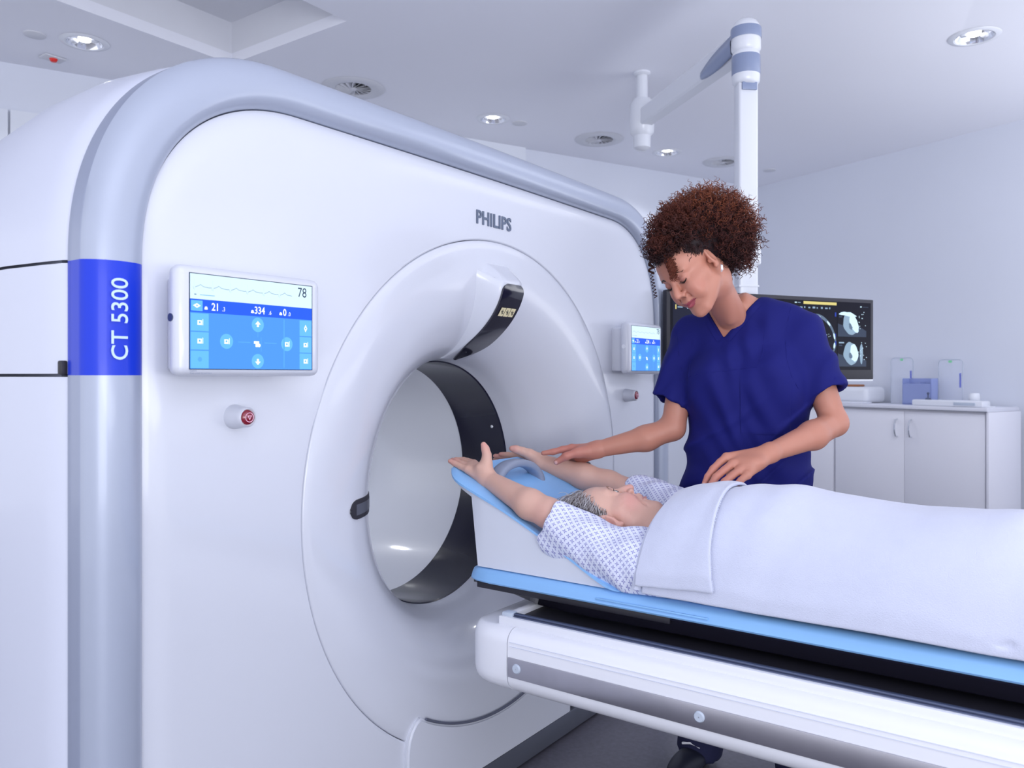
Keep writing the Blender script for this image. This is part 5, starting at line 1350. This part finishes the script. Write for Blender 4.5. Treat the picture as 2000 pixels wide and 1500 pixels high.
# trunk and legs
g4 = Field((1.70, -.95, .72), (2.35, 1.10, 1.02), .010)
g4.ell((2.02, .74, .84), (.175, .24, .105), None, .05); g4.ell((2.02, .42, .83), (.175, .24, .10), None, .05); g4.ell((2.02, .18, .83), (.18, .18, .10), None, .05)
for s_ in (-1, 1):
    g4.cone((2.02 + s_ * .09, .12, .83), (2.02 + s_ * .10, -.32, .82), .085, .058, .03); g4.cone((2.02 + s_ * .10, -.32, .82), (2.02 + s_ * .10, -.72, .79), .055, .036, .02); g4.cone((2.02 + s_ * .10, -.72, .79), (2.02 + s_ * .12, -.80, .87), .035, .028, .02)
W4, U4 = g4.mesh()
skinP = np.array([.66, .40, .32])
def pat_col(P):
    L = PH.l(P); c = np.tile(skinP, (len(P), 1))
    def mixc(w_, t):
        nonlocal c; w_ = np.clip(w_, 0, 1)[:, None]; c = c * (1 - w_) + np.array(t) * w_
    mixc(gauss(L, (.045, .060, -.030), (.030, .04, .028)) * .7 + gauss(L, (-.045, .060, -.030), (.030, .04, .028)) * .7, (.66, .27, .25))
    mixc(gauss(L, (0, .112, -.018), (.014, .018, .016)) * .7, (.66, .25, .24)); mixc(gauss(L, (.074, -.01, 0), (.012, .03, .035)) * .6, (.62, .25, .22))
    wl = np.clip(1 - (np.abs(L[:, 0]) / .025) ** 2, 0, 1); dz = L[:, 2] + .0592
    lip = (L[:, 1] > .08) & (dz < .006 * wl) & (dz > -.009 * wl) & (np.abs(L[:, 0]) < .025); mixc(lip * .8, (.50, .19, .19))
    eyer = gauss(L, (.031, .09, .012), (.016, .02, .012)) + gauss(L, (-.031, .09, .012), (.016, .02, .012)); mixc(eyer * .4, (.52, .28, .24))
    mixc(np.exp(-(np.linalg.norm(P - at(1060, 1008, 2.16), axis=1) / .035) ** 2) * .45, (.60, .28, .25))
    sc = (L[:, 2] > .07 + .6 * np.clip(L[:, 1] - .03, -.2, 0) * 1.4) & (L[:, 2] > .02) & (np.linalg.norm(L, axis=1) < .17); mixc(sc * .15, (.40, .36, .36))
    for q in (at(879, 904, 2.412), at(945, 868, 2.355), at(1000, 875.5, 2.643), at(967, 890.5, 2.76), at(885, 901.5, 2.435), at(978, 887, 2.745)): mixc(np.exp(-(np.linalg.norm(P - q, axis=1) / .022) ** 2) * .55, (.72, .30, .27))
    return c
pat = thing('person', 'lying person with grey hair and arms raised overhead, in a patterned gown', 'person', (2.02, .6, .735))
SK2 = attr_mat('skin_fair', .5, sss=.12, bump=(260, .22, .0014))
mesh_obj('body', [(W1, U1), (W2_, U2), (W3, U3), (W4, U4)], SK2, pat, pat_col)
for x in (-.031, .031):
    b = B(); b.sphere(PH.w((x, .0765, .0115)), .0126 * PH.s, 24); e = b.build('eyeball', M['eyewhite'], pat)
    g = np.array([.0040, .0115, .0006]); g = g / np.linalg.norm(g); b = B()
    Rq = Vector(PH.R @ g).to_track_quat('Z', 'Y').to_matrix(); b.lathe([(.0066, .0115), (.0054, .0123), (.0030, .01335), (.001, .01345)], PH.w((x, .0765, .0115)), n=18, R=Rq); b.build('iris', M['iris'], e)
    b = B(); b.lathe([(.0028, .01352), (.0008, .0136)], PH.w((x, .0765, .0115)), n=12, R=Rq); b.build('pupil', M['lash'], e)
    lashes(PH, g1, x, .0165, -.0024, pat, n=11, w_=.0130, r=.0010, ln=.004)
    lashes(PH, g1, x, .0072, .0012, pat, n=9, w_=.0120, r=.0005, ln=.0022)
browg = mat('eyebrow_grey_brown', (.36, .22, .17), .8)
for sg in (1, -1): brow(PH, g1, sg, pat, browg, z=.034, r=.0018)
# gown: near shoulder and sleeve, collar, far sleeve
gg = Field((1.66, .55, .733), (2.48, 1.26, 1.06), .0046)
gg.ell((2.02, .80, .82), (.215, .18, .100), None, .05)
gg.cone((1.868, .93, .782), PEn + np.array([-.004, -.012, -.012]), .070, .058, .05, flat=True)
gg.cone((1.86, .93, .80), (1.83, 1.19, .835), .062, .040, .04, flat=True)
gg.cone((1.86, .95, .80), (1.86, .70, .79), .075, .07, .05)
gg.cone((2.19, .95, .86), at(1243, 966, 2.53), .085, .068, .05, flat=True)
gg.add(lambda X, Y, Z: .0032 * np.sin(46 * (Y * .8 + Z) + 6 * np.sin(14 * X)) + .0022 * np.sin(70 * (Y - .7 * Z + .3 * X)))
gd = (np.array(PEn) - np.array([1.86, .93, .812])); gd /= np.linalg.norm(gd); gg.cone(PEn - gd * .03, PEn + gd * .08, .045, .050, .003, 's')
fdv = at(1243, 966, 2.53); q_ = (fdv - np.array([2.19, .95, .86])); q_ /= np.linalg.norm(q_); gg.cone(fdv - q_ * .02, fdv + q_ * .08, .050, .054, .003, 's')
# neck opening
gg.ell(PH.w((0, .01, -.03)), np.array([.088, .14, .13]), PH.R, .012, 's'); gg.ell((1.975, .935, .905), (.090, .10, .105), None, .012, 's')
Vg, Qg = gg.mesh(); Vg = relax(Vg, Qg, 2, .5)
GW = mat('patterned_gown_cotton', (.74, .77, .90), .8, bump=(500, .15, .0005)); nt = GW.node_tree; L_n = nt.links
def nd(t, **k):
    n = nt.nodes.new(t)
    for a_, v in k.items(): setattr(n, a_, v)
    return n
an_ = nd('ShaderNodeAttribute'); an_.attribute_name = 'pat'
sep = nd('ShaderNodeSeparateXYZ'); L_n.new(an_.outputs['Vector'], sep.inputs[0])
def mth(op, a_, b_=None):
    n = nd('ShaderNodeMath', operation=op)
    for i, v in enumerate((a_, b_)):
        if v is None: continue
        if isinstance(v, (int, float)): n.inputs[i].default_value = v
        else: L_n.new(v, n.inputs[i])
    return n.outputs[0]
us = mth('MULTIPLY', sep.outputs[0], 1 / .0132); vs = mth('MULTIPLY', sep.outputs[1], 1 / .0132)
fu = mth('SUBTRACT', mth('FRACT', us), .5); fv = mth('SUBTRACT', mth('FRACT', vs), .5)
au, av = mth('ABSOLUTE', fu), mth('ABSOLUTE', fv)
dia = mth('ABSOLUTE', mth('SUBTRACT', au, av)); bar_ = mth('LESS_THAN', dia, .13); inside = mth('LESS_THAN', mth('MAXIMUM', au, av), .31); notc = mth('GREATER_THAN', mth('MAXIMUM', au, av), .055)
msk = mth('MULTIPLY', mth('MULTIPLY', bar_, inside), notc)
mx = nd('ShaderNodeMix', data_type='RGBA'); mx.inputs[6].default_value = (.74, .77, .92, 1); mx.inputs[7].default_value = (.30, .31, .58, 1); L_n.new(msk, mx.inputs[0]); L_n.new(mx.outputs[2], nt.nodes['Principled BSDF'].inputs['Base Color'])
def gown_uv(P):
    c45 = .7071; a_ = P[:, 1] + .25 * P[:, 0]; b_ = (P[:, 2] * .9 + P[:, 0] * .75)
    
    return np.c_[(a_ + b_) * c45, (a_ - b_) * c45]
mesh_obj('hospital_gown', [(Vg, Qg)], GW, pat, uv=gown_uv, label='white gown printed with small violet crosses')
# grey hair
gb = Field(PH.w((0, 0, 0)) - .19, PH.w((0, 0, 0)) + .19, .005)
gb.ell(PH.w((0, -.020, .055)), np.array([.078, .098, .083]) * 1.05, PH.R, .02); gb.ell(PH.w((0, -.05, -.01)), np.array([.070, .062, .06]) * 1.05, PH.R, .03)
gb.ell(PH.w((0, .092, -.025)), np.array([.078, .078, .098]), PH.R, .01, 's'); gb.ell(PH.w((.08, .008, -.02)), (.03, .028, .045), PH.R, .01, 's')
gb.func(lambda X, Y, Z: Z - .742 + 0 * X + 0 * Y, .004, 's')
Vh, Qh = gb.mesh()
hr = mesh_obj('hair', [(Vh, Qh)], HAIR, pat, np.array([.11, .095, .10]), label='short grey hair swept back')
paths, radii, cols = [], [], []
hc = np.array([0, -.018, .050]); hrad = np.array([.081, .102, .088])
for i in range(4200):
    side = rng.choice([-1, 1], p=[.3, .7]); a = rng.uniform(0, 1) ** .9
    # root on the hairline or scalp
    phi = rng.uniform(0, PI / 2 * 1.15) if rng.random() < .7 else rng.uniform(0, PI)
    base = np.array([side * (.12 + .85 * math.sin(phi)), .98 * math.cos(phi) * (1 - .2 * a) - .08 - a * .6, .58 - rng.uniform(.15, 1.0) * math.sin(phi) ** 2 + .4 * a * math.cos(phi)]); base /= np.linalg.norm(base)
    flow = np.array([side * .25, -.75, .55 - .9 * math.sin(phi)]) + rng.normal(size=3) * .16
    n = 12; L = rng.uniform(.05, .12); q = base.copy(); P0 = []; lift = rng.uniform(.0, .10) if rng.random() < .6 else rng.uniform(.1, .30); q0 = q.copy()
    wob = rng.uniform(0, 6)
    for k in range(n):
        t = k / (n - 1); P0.append(hc + q * hrad * (1.0 + lift * t + .03 * math.sin(wob + 5 * t))); q = q + flow * L / n / .088; q /= np.linalg.norm(q); flow = flow + np.array([0, -.06, -.10 * t])
    P0 = np.array(P0); P0[:, 2] += .004 * np.sin(np.linspace(0, 5, n) + wob); L0 = P0
    if (((L0 - [0, .098, -.028]) / [.074, .070, .090]) ** 2).sum(1).min() < 1: continue
    if (((L0 - [.080, .010, -.018]) / [.022, .024, .038]) ** 2).sum(1).min() < 1: continue
    Pw = PH.w(P0)
    if Pw[:, 2].min() < .745: continue
    ins = gg.sample(Pw) < .0; k_ = int(np.argmax(ins)) if ins.any() else n
    if k_ < 4: continue
    Pw = Pw[:k_]
    g_ = rng.choice([0, 1, 2], p=[.45, .35, .2]); c = [np.array([.66, .64, .67]), np.array([.40, .37, .38]), np.array([.16, .12, .11])][g_] * rng.uniform(.7, 1.2)
    paths.append(Pw); radii.append(rng.uniform(.0004, .0007)); cols.append(c)
for i in range(950):     # fluffy top
    p = hc + np.array([rng.uniform(-.5, .9), rng.uniform(-.3, .62), 0]) * hrad; e = ((p - hc) / hrad); p[2] = hc[2] + hrad[2] * math.sqrt(max(.05, 1 - e[0] ** 2 - e[1] ** 2)); d = np.array([rng.normal() * .35 + .2, -.25 + rng.normal() * .35, .9]); d /= np.linalg.norm(d)
    t = np.linspace(0, 1, 12)[:, None]; L = rng.uniform(.035, .07); P = p + d * t * L + np.array([rng.uniform(-.3, 1.0), -.7, -.4]) * t ** 2 * L * .8
    if (((P - [0, .098, -.028]) / [.074, .070, .090]) ** 2).sum(1).min() < 1: continue
    Pw = PH.w(P); ins = gg.sample(Pw) < .0; k_ = int(np.argmax(ins)) if ins.any() else 12
    if k_ < 4 or Pw[:, 0].min() < 1.86: continue
    paths.append(Pw[:k_]); radii.append(rng.uniform(.00035, .0006)); cols.append(np.array([.66, .64, .67]) * rng.uniform(.75, 1.15))
for i in range(900):     # side hair down to the ear
    q = np.array([.92, rng.uniform(-.55, .42), rng.uniform(-.75, .60)]); q /= np.linalg.norm(q); fl = np.array([.0, -.85, rng.uniform(-.5, .1)]); L = rng.uniform(.03, .06); P = []
    for k in range(11): P.append(hc + q * hrad * (1.01 + .05 * math.sin(k * .7 + i) * k / 10)); q = q + fl * L / 11 / .088; q /= np.linalg.norm(q)
    P = np.array(P)
    if (((P - [0, .098, -.028]) / [.074, .070, .090]) ** 2).sum(1).min() < 1 or (((P - [.080, .004, -.018]) / [.020, .024, .034]) ** 2).sum(1).min() < 1: continue
    Pw = PH.w(P)
    if Pw[:, 2].min() < .745: continue
    ins = gg.sample(Pw) < .0; k_ = int(np.argmax(ins)) if ins.any() else 11
    if k_ < 4: continue
    paths.append(Pw[:k_]); radii.append(rng.uniform(.0004, .0007)); cols.append([np.array([.58, .56, .58]), np.array([.32, .28, .28]), np.array([.15, .11, .10])][i % 3] * rng.uniform(.7, 1.2))
for i in range(60):     # wisps over the crown
    p = PH.w(hc + np.array([rng.uniform(-.2, .6), rng.uniform(-.6, .3), .85]) * hrad); d = PH.R @ np.array([rng.normal() * .5, rng.normal() * .6 - .2, .8])
    t = np.linspace(0, 1, 10)[:, None]; P = p + d * t * .04 + PH.R @ np.array([.3, -.6, -.3]) * t ** 2 * .03; paths.append(P); radii.append(.0003); cols.append(np.array([.55, .53, .55]))
strands('hair_strands', paths, radii, cols, hr, HAIR)

# ================= blanket =================
BL = mat('white_fleece', (.62, .65, .80), .9, bump=(420, .55, .0022), noise=(30, .03)); BL.node_tree.nodes['Principled BSDF'].inputs['Sheen Weight'].default_value = .4
bl = thing('blanket', 'white fleece blanket with a folded-back stitched top, over the lying person', 'blanket', (2.02, .2, .735))
ytab = np.array([1.02, .95, .90, .85, .766, .66, .5, .3, .11, -.1, -.35, -.6, -.78, -.9]); ztab = np.array([.88, .918, .948, .971, .987, .990, .982, .975, .985, .985, .96, .935, .97, .80])
ztop = lambda y: np.interp(-y, -ytab, ztab)
def bl_pt(y, u, off=0., near_low=.744):
    """u in [-1,1] across the body: -1 near hem, +1 far hem"""
    zt_ = ztop(y) + off
    hw = .235 + off
    a = u * 1.0
    if abs(a) > .62:
        t = (abs(a) - .62) / .38; x = math.copysign(hw * (.93 + .07 * min(1, t * 1.6) - .0 * t), a); zsh = .93 ** 2
        z_s = near_low + (zt_ - near_low) * math.sqrt(max(0, 1 - .93 ** 2.6)) ** 1.0
        z = z_s + (near_low + off - z_s) * t
    else:
        xx = a / .62 * .93; x = hw * xx; z = near_low + (zt_ - near_low) * max(0, 1 - abs(xx) ** 2.6) ** .5
    return x, z
def bl_noise(x, y, z):
    return .010 * math.sin(7 * y + 9 * z + 1.0) * math.sin(11 * x + 4 * y) + .0055 * math.sin(16 * (y + .7 * z)) + .0022 * math.sin(38 * y + 20 * z + 3 * math.sin(9 * y))
def blanket_sheet(name, y_of, nu, nv, off, v_rng=(0, 1), u_rng=(-1, 1), th=.008, low=None, parent=None, label=None):
    rows = []
    for j in range(nv + 1):
        row = []
        for i in range(nu + 1):
            u = u_rng[0] + (u_rng[1] - u_rng[0]) * i / nu; y = y_of(j / nv, u)
            l = (low(y) if low else .744)
            x, z = bl_pt(y, u, off, l); nz = bl_noise(x, y, z)
            row.append((2.02 + x * (1 + nz * 1.2), y, z + nz * (1 if z > .78 else .2)))
        rows.append(np.array(row))
    V, F = loft(rows); o = pydata(name, V, F, BL, parent, True, label)
    m_ = o.modifiers.new('th', 'SOLIDIFY'); m_.thickness = th; m_.offset = -1; m_.use_rim = True
    m2 = o.modifiers.new('sub', 'SUBSURF'); m2.levels = 1; m2.render_levels = 1
    return o
edge = lambda u: float(np.interp(u, [-1, -.62, -.5, -.3, -.1, .1, .35, .6, 1], [.90, .893, .885, .872, .880, .905, .925, .93, .92]))       # upper edge of the blanket, by side
blanket_sheet('cover', lambda v, u: edge(u) - .012 + (-.92 - edge(u)) * v, 60, 150, .002, parent=bl)
fy = lambda v, u: edge(u) + (.700 + (.045 * (u + 1)) * .8 - edge(u)) * v
low_f = lambda y: .752 + (0.905 - y) * .06
fl = blanket_sheet('folded_flap', fy, 60, 34, .013, low=low_f, parent=bl, th=.009)
# rounded turn joining flap and cover
b = B(); ptsr = []
for i in range(61):
    u = -1 + 2 * i / 60; y = edge(u); x, z = bl_pt(y, u, .006, .750); nz = bl_noise(x, y, z); ptsr.append((2.02 + x * (1 + nz * 1.2), y + .0, z + nz * (1 if z > .78 else .2)))
b.tube(ptsr, .0115, 8); b.build('turned_edge', BL, bl)
# hem stitching along the flap edge
b = B()
for i in range(0, 120):
    u = -.99 + 1.98 * i / 119; y = fy(1, u); l = low_f(y)
    x, z = bl_pt(y + .004, u, .0165, l); x2, z2 = bl_pt(y + .018, u + .006, .0165, l); nz = bl_noise(x, y, z)
    q = lambda x, y, z: (2.02 + x * (1 + nz * 1.2), y, z + nz * (1 if z > .78 else .2)); b.tube([q(x, y - .001, z), q((x + x2) / 2, y + .008, (z + z2) / 2 + .002), q(x2, y + .017, z2)], .0016, 5)
st = b.build('hem_stitching', BL, fl); st['kind'] = 'stuff'
